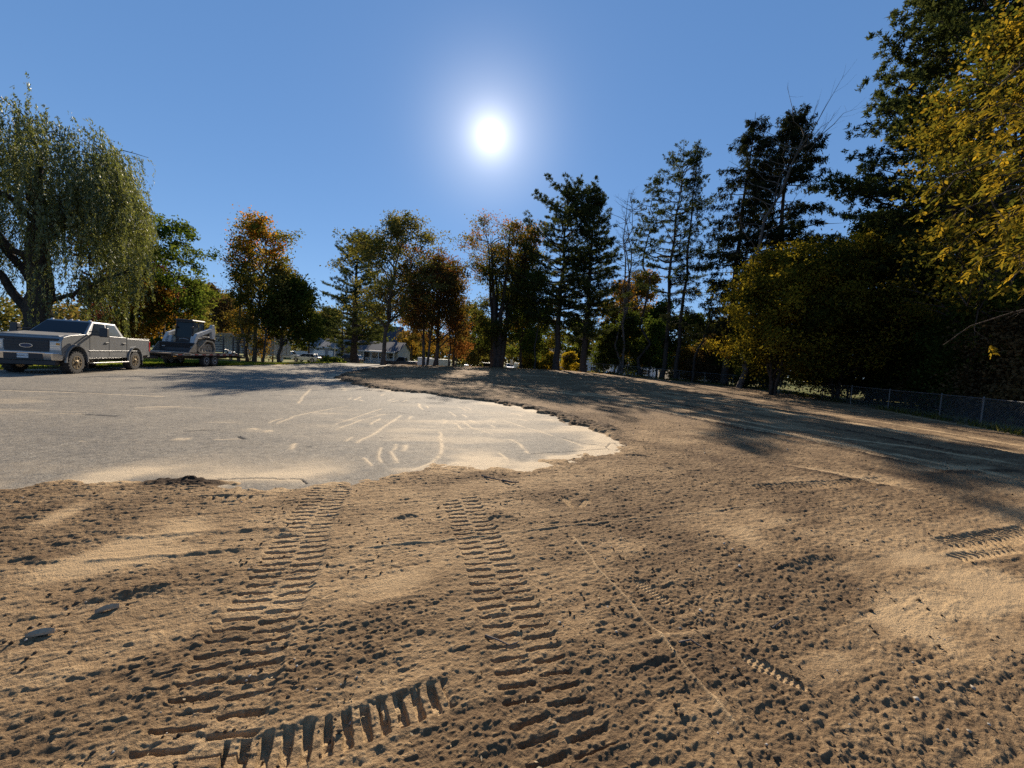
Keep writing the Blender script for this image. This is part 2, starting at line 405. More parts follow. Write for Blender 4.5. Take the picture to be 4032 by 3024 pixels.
# small banks and clod rows pushed up by the bucket
for pth, wd, ht, rg in [
    (D((150, 1318), (230, 1300), (330, 1283), (400, 1275)), .035, .075, .35), (D((0, 1345), (110, 1330)), .03, .06, .5), (D((0, 1222), (55, 1212), (115, 1217)), .03, .055, .3),
    (D((465, 1050), (500, 1044), (540, 1052), (565, 1060)), .07, .085, .3), (D((830, 1130), (880, 1119), (912, 1121)), .035, .06, .2), (D((1035, 1126), (1085, 1121), (1125, 1125)), .03, .05, .2),
    (D((1670, 1235), (1720, 1222), (1760, 1213), (1810, 1206)), .045, .07, .5), (D((505, 1152), (570, 1149), (640, 1152)), .03, .05, .5), (D((580, 1160), (660, 1158)), .03, .04, .4),
    (D((90, 1185), (250, 1170), (400, 1160), (520, 1150)), .03, .025, .5), (D((160, 1222), (400, 1205), (560, 1192)), .02, .02, .4), (D((1330, 1465), (1440, 1420)), .015, .03, .4),
    (D((1215, 1078), (1240, 1076)), .03, .05, .2), (D((1250, 1086), (1275, 1084)), .03, .05, .2), (D((1420, 1012), (1465, 1018)), .04, .06, .3), (D((1340, 985), (1400, 990)), .05, .05, .4)]:
    ridge(pth, wd, ht, rg, -.1)
# thin cord lines buried under the soil
ridge(D((760, 1195), (1000, 1170), (1150, 1150), (1300, 1135), (1450, 1120), (1560, 1107), (1680, 1088)), .015, .034, .15, .28, .2)
ridge(D((1232, 1160), (1290, 1235), (1380, 1335), (1430, 1385), (1500, 1475), (1580, 1570), (1650, 1650)), .014, .026, .2, .38, .2)
ridge(D((1290, 1405), (1420, 1388), (1500, 1375), (1560, 1362)), .02, .012, .3, .25, .1)
boot(1408, 1285, 118); boot(1668, 1462, 135); boot(1226, 1090, 100); boot(1262, 1092, 60)
h += grain * (1 - np.clip(press, 0, 1))
# lip along the asphalt: a dark clod bank at the far side, a thin feathered edge at the near side
far = ss(7.5, 9.5, y) * (1 - ss(46, 54, y))
bank = np.exp(-((sdj - .30) / .26) ** 2) * far
h += bank * (.045 + .10 * np.clip(fbm(x, y, .16, 3, 9) - .35, 0, 1)); dry -= bank * .42
near = 1 - far
dry += near * .35 * np.exp(-(np.clip(sdj, 0, 9) / .35) ** 2) * ss(.35, .6, n1)
lift = ss(-.02, .5, sdj) * .018 * near + ss(-.05, .12, sdj) * .03 * far
k_in = ss(-.02, .10, sdj)
z = H(x, y) + (h + .012) * k_in + lift - .06 * (1 - ss(-.16, .0, sdj))
z -= .5 * ss(.3, 1.2, sdd)
# dark crumbs of broken asphalt beside the lot
cc = hit(390 * DSP, 1041 * DSP); cr_ = np.exp(-(((x - cc[0]) / .45) ** 2 + ((y - cc[1]) / .16) ** 2) ** 2)
z += cr_ * (.03 + .05 * np.clip(vn(x / .05, y / .05, 3) - .45, 0, 1)); dry -= cr_ * 1.2
DM = bpy.data.materials.new('dirt'); DM.use_nodes = True
N = DM.node_tree.nodes; L = DM.node_tree.links; b = N['Principled BSDF']
at_ = N.new('ShaderNodeAttribute'); at_.attribute_name = 'dry'
tc_ = N.new('ShaderNodeTexCoord')
nz = N.new('ShaderNodeTexNoise'); nz.inputs['Scale'].default_value = 38; nz.inputs['Detail'].default_value = 8; nz.inputs['Roughness'].default_value = .7
L.new(tc_.outputs['Object'], nz.inputs['Vector'])
ma = N.new('ShaderNodeMath'); ma.operation = 'MULTIPLY_ADD'; ma.inputs[1].default_value = .80; L.new(nz.outputs['Fac'], ma.inputs[0]); sb = N.new('ShaderNodeMath'); sb.operation = 'SUBTRACT'; sb.inputs[1].default_value = .12; L.new(at_.outputs['Fac'], sb.inputs[0]); L.new(sb.outputs[0], ma.inputs[2])
rp = N.new('ShaderNodeValToRGB'); L.new(ma.outputs[0], rp.inputs[0])
e = rp.color_ramp.elements; e[0].position = 0.0; e[0].color = (.042, .026, .015, 1); e[1].position = 1.0; e[1].color = (.40, .275, .148, 1)
for p_, c_ in ((.22, (.092, .057, .031, 1)), (.50, (.170, .110, .058, 1)), (.75, (.275, .183, .097, 1))):
    q = e.new(p_); q.color = c_
L.new(rp.outputs[0], b.inputs['Base Color']); b.inputs['Roughness'].default_value = .95; b.inputs['Specular IOR Level'].default_value = .15
nb = N.new('ShaderNodeTexNoise'); nb.inputs['Scale'].default_value = 90; nb.inputs['Detail'].default_value = 5; nb.inputs['Roughness'].default_value = .65
L.new(tc_.outputs['Object'], nb.inputs['Vector'])
bp = N.new('ShaderNodeBump'); bp.inputs['Strength'].default_value = 1; bp.inputs['Distance'].default_value = .016
L.new(nb.outputs['Fac'], bp.inputs['Height']); L.new(bp.outputs[0], b.inputs['Normal'])
tag(quads('dirt_ground', np.stack([x, y, z], 1), Q, DM, smooth=True, vattr={'dry': dry}), kind='structure')
DX, DY, DZ = x, y, z

# --- asphalt lot
x, y, Q = fan(2.0, 95, 0.0045, 0.12, 3.0)
sdl = sdist(LOT, x, y)
used, Q = trim(x, sdl < .9, Q); x, y, sdl = x[used], y[used], sdl[used]
dustv = np.zeros_like(x); crack = np.zeros_like(x)
for pth, wd in [(C5((20, 465), (200, 405), (345, 355)), .035), (C5((30, 500), (200, 435), (370, 390)), .035), (C5((165, 590), (300, 520), (400, 450), (475, 400)), .045), (C5((90, 580), (160, 545)), .03),
    (C5((265, 465), (335, 420)), .04), (C5((525, 430), (550, 405)), .05), (C5((225, 680), (245, 715), (285, 745)), .035), (C5((350, 612), (322, 645), (345, 725)), .035), (C5((445, 590), (415, 645), (452, 725)), .045),
    (C5((505, 590), (490, 645)), .055), (C5((735, 510), (742, 560), (748, 620), (740, 660), (690, 720), (540, 782)), .045), (C5((690, 775), (880, 715)), .03), (C5((1130, 650), (1170, 690), (1205, 725)), .035),
    (C5((885, 445), (960, 490), (1100, 530)), .035), (C5((1160, 435), (1300, 480), (1500, 540)), .035), (C5((830, 450), (890, 500)), .035), (C5((795, 375), (850, 410)), .04), (C5((885, 395), (915, 415)), .05),
    (C5((930, 430), (970, 455)), .05), (C5((1060, 430), (1110, 450)), .04), (C5((1075, 465), (1105, 485)), .04), (C5((590, 320), (605, 350), (625, 365)), .05), (C5((640, 335), (660, 355)), .04), (C5((750, 425), (775, 440), (760, 460)), .04),
    (C5((860, 345), (920, 370)), .04), (C5((900, 345), (950, 365)), .04), (C5((1210, 385), (1300, 410)), .05), (C5((1260, 425), (1330, 442)), .05), (C5((1560, 560), (1700, 610), (1820, 655)), .03), (C5((1200, 560), (1280, 600), (1330, 660)), .05),
    (C5((160, 300), (205, 275)), .06), (C5((120, 295), (150, 280)), .04), (C5((200, 295), (210, 305)), .06), (C5((340, 270), (365, 255)), .05), (C5((385, 305), (430, 290)), .06), (C5((410, 312), (460, 300)), .04), (C5((480, 310), (520, 298)), .05),
    (C5((80, 200), (100, 235)), .10), (C4((1500, 375), (1600, 330), (1800, 290), (1900, 275)), .04), (C4((1625, 262), (1650, 220), (1690, 182)), .05), (C4((1455, 368), (1540, 340)), .03), (C4((1580, 515), (1612, 475)), .05),
    (C4((1150, 458), (1320, 455)), .035), (C4((210, 318), (465, 317)), .04), (C4((0, 190), (500, 205), (900, 225)), .07), (C4((720, 285), (1000, 275)), .05), (C4((1205, 180), (1320, 180)), .06), (C4((1325, 172), (1340, 170)), .1),
    (C4((420, 470), (470, 462)), .06), (C4((930, 455), (1050, 455)), .1), (C4((1360, 395), (1400, 405)), .1), (C4((1420, 415), (1500, 410)), .1)]:
    wd = wd * .72; S, T, L_ = seg_coords(pth, x, y); T = T + .05 * (vn(S / .35, S * 0 + 1.7, 4) - .5)
    g = np.exp(-(T / wd) ** 2 * .8) * ss(0, .08, S) * (1 - ss(L_ - .08, L_, S)) * (1 - ss(.55, .75, fbm(x, y, .12, 2, 5)) * .6)
    dustv = np.maximum(dustv, .85 * g)
for pth, wd in [(C5((370, 390), (430, 380), (600, 400), (680, 395)), .012), (C5((1340, 660), (1500, 650), (1700, 640), (1850, 628)), .012), (C5((620, 370), (780, 385)), .012), (C5((330, 550), (510, 553)), .010), (C5((410, 315), (700, 318), (850, 300)), .02),
    (C5((1560, 552), (1700, 590), (1850, 612)), .014), (C5((1850, 612), (1880, 590), (1940, 590), (1985, 605), (1940, 615), (1900, 590)), .012), (C5((1850, 612), (1870, 635), (1920, 640), (1950, 620)), .012), (C4((1180, 675), (1400, 672), (1640, 676), (1670, 700)), .008),
    (C4((1300, 440), (1330, 455)), .03), (C4((1650, 238), (1880, 222)), .02), (C4((0, 185), (300, 192), (600, 208)), .035), (C4((1000, 412), (1200, 405)), .02), (C4((460, 320), (640, 330)), .04), (C4((1660, 498), (1695, 496)), .02), (C4((1460, 218), (1530, 220)), .03)]:
    S, T, L_ = seg_coords(pth, x, y); T = T + .03 * (vn(S / .12, S * 0, 3) - .5)
    crack = np.maximum(crack, np.exp(-(T / max(wd, .010)) ** 2) * (S > 0) * (S < L_))
nn = fbm(x, y, 1.2, 4, 4); xs2 = x * .97 + y * .24; ys2 = -x * .24 + y * .97
nst = fbm(xs2 / 4, ys2, .5, 4, 7)
d_near = np.exp(-(np.clip(-sdl + .9 * (fbm(x, y, .8, 3, 6) - .5), 0, 99) / .50) ** 1.3) * (1 - .45 * ss(6.5, 12, y))
dustv = np.clip(dustv + d_near * (.05 + 1.5 * ss(.38, .62, nn)) + .30 * ss(.54, .74, nst) * ss(.4, .65, nn) + .12 * (nn - .3) + .08, 0, 1.2)
dustv += .30 * np.exp(-((x + 1.5) / 3.5) ** 2 - ((y - 10) / 3.5) ** 2) * ss(.40, .65, nst)
AM = bpy.data.materials.new('asphalt'); AM.use_nodes = True
N = AM.node_tree.nodes; L = AM.node_tree.links; b = N['Principled BSDF']
def att(nm):
    a = N.new('ShaderNodeAttribute'); a.attribute_name = nm; return a.outputs['Fac']
tc_ = N.new('ShaderNodeTexCoord')
def noise(s, d=4, r=.6):
    n = N.new('ShaderNodeTexNoise'); n.inputs['Scale'].default_value = s; n.inputs['Detail'].default_value = d; n.inputs['Roughness'].default_value = r
    L.new(tc_.outputs['Object'], n.inputs['Vector']); return n.outputs['Fac']
r1 = N.new('ShaderNodeValToRGB'); L.new(noise(38, 5, .85), r1.inputs[0])
e = r1.color_ramp.elements; e[0].position = .36; e[0].color = (.040, .039, .038, 1); e[1].position = .66; e[1].color = (.27, .26, .24, 1)
r2 = N.new('ShaderNodeValToRGB'); L.new(noise(.9, 5, .65), r2.inputs[0])
e = r2.color_ramp.elements; e[0].position = .3; e[0].color = (.82, .79, .74, 1); e[1].position = .72; e[1].color = (1.32, 1.22, 1.06, 1)
mx0 = N.new('ShaderNodeMix'); mx0.data_type = 'RGBA'; mx0.blend_type = 'MULTIPLY'; mx0.inputs['Factor'].default_value = 1; L.new(r1.outputs[0], mx0.inputs['A']); L.new(r2.outputs[0], mx0.inputs['B'])
r3 = N.new('ShaderNodeValToRGB'); L.new(noise(7, 8, .85), r3.inputs[0])
e = r3.color_ramp.elements; e[0].position = .36; e[0].color = (.50, .50, .52, 1); e[1].position = .64; e[1].color = (1.45, 1.42, 1.36, 1)
mx1 = N.new('ShaderNodeMix'); mx1.data_type = 'RGBA'; mx1.blend_type = 'MULTIPLY'; mx1.inputs['Factor'].default_value = 1; L.new(mx0.outputs['Result'], mx1.inputs['A']); L.new(r3.outputs[0], mx1.inputs['B'])
mx = N.new('ShaderNodeMix'); mx.data_type = 'RGBA'; mx.inputs['B'].default_value = (.46, .36, .235, 1); L.new(mx1.outputs['Result'], mx.inputs['A'])
mr = N.new('ShaderNodeMath'); mr.operation = 'MULTIPLY_ADD'; mr.inputs[1].default_value = 1.1; mr.inputs[2].default_value = -.58; L.new(noise(9, 8, .85), mr.inputs[0])
ma = N.new('ShaderNodeMath'); ma.operation = 'ADD'; ma.use_clamp = True; L.new(att('dust'), ma.inputs[0]); L.new(mr.outputs[0], ma.inputs[1])
L.new(ma.outputs[0], mx.inputs['Factor'])
mx2 = N.new('ShaderNodeMix'); mx2.data_type = 'RGBA'; mx2.inputs['B'].default_value = (.022, .021, .022, 1); L.new(mx.outputs['Result'], mx2.inputs['A']); L.new(att('crack'), mx2.inputs['Factor'])
L.new(mx2.outputs['Result'], b.inputs['Base Color']); b.inputs['Roughness'].default_value = .82; b.inputs['Specular IOR Level'].default_value = .16
bp = N.new('ShaderNodeBump'); bp.inputs['Strength'].default_value = 1; bp.inputs['Distance'].default_value = .014
L.new(noise(45, 4, .8), bp.inputs['Height']); L.new(bp.outputs[0], b.inputs['Normal'])
z = H(x, y) + .006 * (fbm(x, y, .10, 3, 5, .7) - .5) + .012 * np.clip(dustv - .5, 0, 1) - .02 * crack
tag(quads('parking_lot', np.stack([x, y, z], 1), Q, AM, smooth=True, vattr={'dust': dustv, 'crack': crack}), kind='structure')

# --- land all round: lawn with fallen leaves
x, y, Q = fan(3.0, 1200, 0.02, 0.35, 4.0)
sdl = sdist(LOT, x, y); sdd = sdist(DIRT_EDGE, x, y)
inside = np.minimum(sdl, sdd)
z = H(x, y) + .03 - .34 * (1 - ss(-.15, .10, inside)) + .05 * (fbm(x, y, 3, 3, 2) - .5) * (inside > 0)
LM = bpy.data.materials.new('lawn'); LM.use_nodes = True
N = LM.node_tree.nodes; L = LM.node_tree.links; b = N['Principled BSDF']; tc_ = N.new('ShaderNodeTexCoord')
r1 = N.new('ShaderNodeValToRGB'); L.new(noise(.35, 8, .7), r1.inputs[0])
e = r1.color_ramp.elements; e[0].position = .38; e[0].color = (.13, .15, .035, 1); e[1].position = .62; e[1].color = (.20, .125, .055, 1)
q = e.new(.5); q.color = (.15, .16, .045, 1)
L.new(r1.outputs[0], b.inputs['Base Color']); b.inputs['Roughness'].default_value = .9; b.inputs['Specular IOR Level'].default_value = .1
bp = N.new('ShaderNodeBump'); bp.inputs['Distance'].default_value = .06; L.new(noise(9, 5, .7), bp.inputs['Height']); L.new(bp.outputs[0], b.inputs['Normal'])
tag(quads('lawn', np.stack([x, y, z], 1), Q, LM, smooth=True), kind='structure')

# ------------------------------------------------------------------ trees
def bark(name, c):
    return mat(name, c, .95, spec=.1, noise=(3, .35), bump=(14, .05))
BARK = bark('bark', (.085, .068, .055)); BARK2 = bark('grey_bark', (.11, .095, .085)); BARKD = bark('dark_bark', (.055, .044, .037))
def leafmat(name, stops, trans=.45, gloss=0.0):
    """leaf colour runs through the stops with the leaf's own 'tone'; light comes through the blade"""
    M = bpy.data.materials.new(name); M.use_nodes = True; N = M.node_tree.nodes; L = M.node_tree.links; N.clear()
    a = N.new('ShaderNodeAttribute'); a.attribute_name = 'tone'
    r = N.new('ShaderNodeValToRGB'); L.new(a.outputs['Fac'], r.inputs[0]); e = r.color_ramp.elements
    e[0].position = 0; e[0].color = (*stops[0], 1); e[1].position = 1; e[1].color = (*stops[-1], 1)
    for i, c in enumerate(stops[1:-1]):
        q = e.new((i + 1) / (len(stops) - 1)); q.color = (*c, 1)
    d = N.new('ShaderNodeBsdfDiffuse'); t = N.new('ShaderNodeBsdfTranslucent'); L.new(r.outputs[0], d.inputs[0])
    s = N.new('ShaderNodeVectorMath'); s.operation = 'MULTIPLY'; s.inputs[1].default_value = (1.7, 1.6, .9); L.new(r.outputs[0], s.inputs[0]); L.new(s.outputs[0], t.inputs[0])
    m1 = N.new('ShaderNodeMixShader'); m1.inputs[0].default_value = trans; L.new(d.outputs[0], m1.inputs[1]); L.new(t.outputs[0], m1.inputs[2])
    out = m1
    if gloss:
        g = N.new('ShaderNodeBsdfGlossy'); g.inputs['Roughness'].default_value = .45; g.inputs[0].default_value = (.8, .8, .75, 1)
        m2 = N.new('ShaderNodeMixShader'); m2.inputs[0].default_value = gloss; L.new(m1.outputs[0], m2.inputs[1]); L.new(g.outputs[0], m2.inputs[2]); out = m2
    o = N.new('ShaderNodeOutputMaterial'); L.new(out.outputs[0], o.inputs[0])
    return M
GREEN = [(.030, .050, .012), (.060, .085, .018), (.12, .14, .030)]
LM_ = dict(
    willow=leafmat('willow_leaf', [(.045, .060, .018), (.085, .10, .030), (.15, .16, .055), (.20, .20, .08)], .42, .05),
    green=leafmat('green_leaf', GREEN, .42), dark=leafmat('dark_leaf', [(.028, .040, .010), (.050, .066, .016), (.10, .11, .026)], .42),
    olive=leafmat('olive_leaf', [(.050, .058, .018), (.085, .085, .026), (.13, .115, .035), (.17, .13, .04)], .42),
    orange=leafmat('orange_leaf', [(.055, .070, .015), (.12, .11, .022), (.26, .15, .025), (.34, .13, .022), (.33, .085, .022)], .5),
    red=leafmat('red_leaf', [(.055, .050, .018), (.095, .062, .022), (.14, .062, .024), (.19, .075, .028)], .45),
    turn=leafmat('turning_leaf', [(.042, .056, .015), (.070, .078, .020), (.11, .090, .024), (.19, .095, .028), (.24, .085, .03)], .48),
    purple=leafmat('purple_leaf', [(.045, .020, .020), (.075, .025, .028), (.11, .032, .035)], .4),
    rust=leafmat('rust_leaf', [(.07, .060, .018), (.15, .10, .022), (.22, .12, .022), (.25, .10, .02)], .45),
    yellow=leafmat('yellow_leaf', [(.040, .045, .012), (.085, .080, .015), (.17, .13, .018), (.30, .21, .025)], .48),
    gold=leafmat('gold_leaf', [(.045, .052, .014), (.080, .074, .015), (.14, .10, .015), (.26, .17, .02)], .5),
    needle=leafmat('pine_needle', [(.024, .034, .015), (.044, .056, .022), (.080, .085, .034)], .32),
    spruce=leafmat('spruce_needle', [(.013, .018, .010), (.022, .028, .014), (.050, .048, .024)], .2),
    brown=leafmat('brown_leaf', [(.05, .036, .02), (.09, .06, .03), (.13, .085, .04)], .35),
    wood=leafmat('woods_leaf', [(.045, .05, .018), (.08, .08, .025), (.13, .11, .035), (.16, .10, .04)], .4))
def unit(v): return v / (np.linalg.norm(v, axis=-1, keepdims=True) + 1e-9)
def tubes(paths):
    """paths: list of (points (k,3), radius at start, at end, sides) -> arrays"""
    Vs, Qs, o = [], [], 0
    for P, r0, r1, n in paths:
        k = len(P); d = np.gradient(P, axis=0); d = unit(d)
        ref = np.array([0, 0, 1.0]) if abs(d[:, 2]).mean() < .8 else np.array([1.0, 0, 0])
        a = unit(np.cross(d, ref)); b = np.cross(d, a)
        t = np.linspace(0, 2 * PI, n, endpoint=False); r = np.linspace(r0, r1, k)[:, None, None]
        V = P[:, None, :] + r * (a[:, None, :] * np.cos(t)[None, :, None] + b[:, None, :] * np.sin(t)[None, :, None])
        i = np.arange(k * n).reshape(k, n); j = np.roll(i, -1, 1)
        Qs.append(np.stack([i[:-1], j[:-1], j[1:], i[1:]], -1).reshape(-1, 4) + o); Vs.append(V.reshape(-1, 3)); o += k * n
    return np.concatenate(Vs), np.concatenate(Qs)
def leafquads(C, A, B, L_, W):
    """diamond blades: centres, long axis, short axis, length, width"""
    L_ = np.asarray(L_)[..., None] * .5; W = np.asarray(W)[..., None] * .5
    V = np.stack([C - A * L_, C + B * W - A * L_ * .15, C + A * L_, C - B * W - A * L_ * .15], 1).reshape(-1, 3)
    return V, np.arange(len(V)).reshape(-1, 4)
def rot_rand(R_, n, down=0.0):
    A = R_.normal(size=(n, 3)); A[:, 2] -= down; A = unit(A); B = unit(np.cross(A, R_.normal(size=(n, 3)))); return A, B
def curve(p0, d0, p1, n=6, wob=0., R_=None):
    """a bent limb leaving p0 along d0 and ending at p1"""
    l = np.linalg.norm(p1 - p0); t = np.linspace(0, 1, n)[:, None]; c = p0 + d0 * l * .5
    P = (1 - t) ** 2 * p0 + 2 * t * (1 - t) * c + t * t * p1
    if wob: P[1:-1] += R_.normal(size=(n - 2, 3)) * wob * l
    return P
PROFILE = dict(
    round=lambda t: math.sqrt(max(0, 1 - ((t - .45) / .56) ** 2)), vase=lambda t: (.35 + .75 * t) * math.sqrt(max(0, 1 - (max(0, t - .62) / .40) ** 2)),
    column=lambda t: .85 * math.sqrt(max(0, 1 - ((t - .4) / .62) ** 4)), egg=lambda t: math.sqrt(max(0, 1 - ((t - .35) / .66) ** 2)), bush=lambda t: math.sqrt(max(0, 1 - (t / 1.02) ** 2.4)))
def tree_object(name, label, cat, loc, trunk_arr, crown_arr, tone, bm, lm, group=None, crown_name='crown'):
    e = empty(name, loc, 0, label, cat, group)
    if trunk_arr: quads('trunk', *trunk_arr, bm, e, smooth=True)
    if crown_arr: quads(crown_name, *crown_arr, lm, e, fattr={'tone': tone})
    return e
def broadleaf(label, u, yd, vt, rx, cb=.25, shape='round', pal='green', bm=None, seed=1, limbs=20, subs=7, leaves=90, ls=.30, lw=.6, sig=.45, tr=.28, stems=1, spread=.0, tone=(.45, .25), grad=0., sparse=0.,
              name='tree', cat='tree', group=None, zb=None, lean=0., twig=True, xc=0., pos=None, ht=None, upd=.45, split=.0, clump=.18):
    R_ = np.random.default_rng(seed)
    if pos is None: X, z0, Ht = place(u, yd, vt, zb)
    else: X, yd, z0, Ht = *pos, ht
    prof = PROFILE[shape]; bm = bm or BARK; paths = []; CC = []; SG = []; TN = []
    z_lo = cb * Ht
    tops = []
    for s in range(stems):
        a = 2 * PI * (s + R_.random() * .5) / stems; sprd = spread * rx * (.5 + .5 * R_.random()) if stems > 1 else 0
        base = np.array([math.cos(a) * tr * .8 * (stems > 1), math.sin(a) * tr * .8 * (stems > 1), -.25])
        top = np.array([lean * Ht + xc + math.cos(a) * sprd, math.sin(a) * sprd, Ht * (.93 if stems == 1 else R_.uniform(.78, .95))])
        st0 = np.array([lean * .8, 0, 1.0]) + np.array([math.cos(a), math.sin(a), 0]) * (.05 if stems > 1 else 0)
        P = curve(base, unit(st0), top, 9, .008, R_); r0 = tr if stems == 1 else tr * R_.uniform(.5, .75)
        paths.append((P, r0, .02, 8)); tops.append((P, r0))
        if stems == 1:
            paths.append((np.array([[0, 0, -.3], [0, 0, .1], P[1] * .4 + np.array([0, 0, .1])]), tr * 1.5, tr * 1.0, 8))
    nl = max(1, limbs // stems)
    for P, r0 in tops:
        for i in range(nl):
            t = cb * .9 + (.97 - cb * .9) * ((i + R_.random()) / nl) ** .85
            f = np.clip(t * (len(P) - 1), 0, len(P) - 1.001); k = int(f); p0 = P[k] + (P[k + 1] - P[k]) * (f - k)
            zt = min(p0[2] + Ht * R_.uniform(.03, .22) * upd / .45, Ht * .99); tt = np.clip((zt - z_lo) / (Ht - z_lo), 0, 1)
            rad = rx * prof(tt) * R_.uniform(.55, 1.0); az = R_.uniform(0, 2 * PI)
            ctr = np.array([lean * Ht * tt + xc, 0, 0])
            p1 = ctr + np.array([math.cos(az) * rad, math.sin(az) * rad, zt])
            if np.linalg.norm((p1 - p0)[:2]) > 1.7 * rx: p1[:2] = ctr[:2] + .3 * (p1 - ctr)[:2]
            d0 = unit(np.array([math.cos(az) * .6, math.sin(az) * .6, .9])); LP = curve(p0, d0, p1, 6, .02, R_); ll = np.linalg.norm(p1 - p0)
            lr = max(.018, min(r0 * .5 * (1 - t * .7), .025 * ll + .012)); paths.append((LP, lr, .008, 5))
            if R_.random() < sparse: continue
            tb = np.clip(tone[0] + R_.normal() * clump + grad * (tt - .5), 0.02, .98)
            for j in range(subs):
                q = R_.uniform(.35, 1.0); k = int(q * 4.99); p = LP[k] + (LP[k + 1] - LP[k]) * (q * 5 - k if k < 5 else 1)
                dd = unit(R_.normal(size=3) * .8 + unit(p1 - p0) + np.array([0, 0, .15])); sl = (0.18 + .22 * R_.random()) * max(ll, 1.0) + .2
                e_ = p + dd * sl
                if twig: paths.append((np.stack([p, p + dd * sl * .5 + R_.normal(size=3) * .03 * sl, e_]), max(lr * .35, .008), .004, 3))
                CC.append(np.stack([p + dd * sl * .55, e_])); SG.append(sig * (.6 + .6 * R_.random())); TN.append(tb + R_.normal() * .06)
    CC = np.array(CC); n = int(len(CC) * leaves); idx = R_.integers(0, len(CC), n); f = R_.random((n, 1))
    C = CC[idx, 0] * (1 - f) + CC[idx, 1] * f + R_.normal(size=(n, 3)) * np.array(SG)[idx][:, None] * np.array([1, 1, .75])
    C[:, 2] = np.maximum(C[:, 2], .15)
    A, B = rot_rand(R_, n, .35); sz = ls * R_.uniform(.6, 1.3, n)
    tn = np.clip(np.array(TN)[idx] + R_.normal(size=n) * tone[1] * .5, 0, 1)
    return tree_object(name, label, cat, (X, yd, z0), tubes(paths), leafquads(C, A, B, sz, sz * lw), tn, bm, LM_[pal], group)
def conifer(label, u, yd, vt, rx, cb=.2, kind='pine', seed=1, tr=.28, step=.75, per=5, miss=.15, tuft=16, top=.06, pw=.8, bm=None, lean=0., group=None, zb=None, ls=None, pal=None, name=None, pos=None, ht=None, dens=1.0, side=None, bend=None, dead=0.25, irr=.3):
    R_ = np.random.default_rng(seed)
    if pos is None: X, z0, Ht = place(u, yd, vt, zb)
    else: X, yd, z0, Ht = *pos, ht
    pine = kind == 'pine'; paths = []
    P = curve(np.array([0, 0, -.25]), np.array([0, 0, 1.0]), np.array([lean * Ht, 0, Ht]), 14, .004 if bend is None else bend, R_)
    paths.append((P, tr, .015, 8)); paths.append((np.array([[0, 0, -.3], [0, 0, .15], [0, 0, .9]]), tr * 1.45, tr * .98, 8))
    C, A_, T_, S_ = [], [], [], []
    z = dead * cb * Ht + .02 * Ht
    while z < Ht * .985:
        t = (z / Ht - cb) / (1 - cb); live = t > 0; f = z / Ht * 13; k = min(12, int(f)); p0 = P[k] + (P[k + 1] - P[k]) * (f - k)
        base_l = rx * ((1 - t) ** pw * (.55 + .45 * min(1, t / .18)) + top * .5) if live else rx * R_.uniform(.15, .5)
        for j in range(per if live else 2):
            if R_.random() < miss: continue
            az = R_.uniform(0, 2 * PI); l = base_l * R_.uniform(1 - irr * 1.6, 1 + irr * .4)
            if side is not None: l *= 1 + side * math.cos(az)
            if pine: el = math.radians(R_.uniform(0, 18) + 28 * max(t, 0) ** 2); tip = l * R_.uniform(.02, .12)
            else: el = math.radians(R_.uniform(-22, -4) + 40 * max(t, 0) ** 3); tip = l * R_.uniform(.02, .14)
            hd = np.array([math.cos(az), math.sin(az), 0]); p1 = p0 + hd * l * math.cos(el) + np.array([0, 0, l * math.sin(el) + tip])
            d0 = unit(hd + np.array([0, 0, math.sin(el) * 1.0 + (-.05 if pine else .05)])); LP = curve(p0, d0, p1, 6, .015, R_)
            paths.append((LP, max(.012, min(tr * .33, .016 * l + .008)), .006, 4 if live else 3))
            if not live or R_.random() < .04: continue
            m_ = max(3, int(l * (5.0 if pine else 8.0) * dens)); tb = R_.normal() * .14 + .45
            q = R_.random(m_) ** .75 * (.80 if t < .9 else 1) + (.22 if t < .9 else 0); q = np.clip(q, 0, 1); kk = np.minimum(4, (q * 5).astype(int)); fr = (q * 5 - kk)[:, None]
            p = LP[kk] * (1 - fr) + LP[kk + 1] * fr; sd_ = np.array([-math.sin(az), math.cos(az), 0]); w_ = l * .26 * (1.05 - q * .65) + .10
            off = R_.uniform(-1, 1, m_) * w_; p = p + sd_ * off[:, None] + hd * np.abs(off)[:, None] * .45
            if pine:
                p[:, 2] += R_.normal(size=m_) * .06 + .05 * np.abs(off)
                n = m_ * tuft; i = np.repeat(np.arange(m_), tuft); a = unit(hd * .5 + R_.normal(size=(n, 3)) * .75 + np.array([0, 0, .45])); s = (ls or .26) * R_.uniform(.6, 1.2, n)
                C.append(p[i] + a * s[:, None] * .45 + R_.normal(size=(n, 3)) * .07); A_.append(a)
            else:
                n = m_ * tuft; i = np.repeat(np.arange(m_), tuft); dn = R_.random(n); a = unit(hd * .35 + sd_ * (np.sign(off)[i] * .4)[:, None] + R_.normal(size=(n, 3)) * .38 + np.array([0, 0, -1.0]) * (dn > .35)[:, None]); s = (ls or .30) * R_.uniform(.5, 1.25, n)
                C.append(p[i] + a * s[:, None] * .4 + np.stack([R_.normal(size=n) * .08, R_.normal(size=n) * .08, -np.abs(R_.normal(size=n)) * .20], 1)); A_.append(a)
            T_.append(np.clip(tb + R_.normal(size=n) * .16, 0, 1)); S_.append(s)
        z += step * R_.uniform(.75, 1.25) * (1 if t < .7 else .62)
    C = np.concatenate(C); A_ = np.concatenate(A_); T_ = np.concatenate(T_); S_ = np.concatenate(S_); B = unit(np.cross(A_, R_.normal(size=A_.shape)))
    return tree_object(name or ('pine_tree' if pine else 'spruce_tree'), label, 'tree', (X, yd, z0), tubes(paths), leafquads(C, A_, B, S_, S_ * (.30 if pine else .27)), T_, bm or BARKD, LM_[pal or ('needle' if pine else 'spruce')], group)
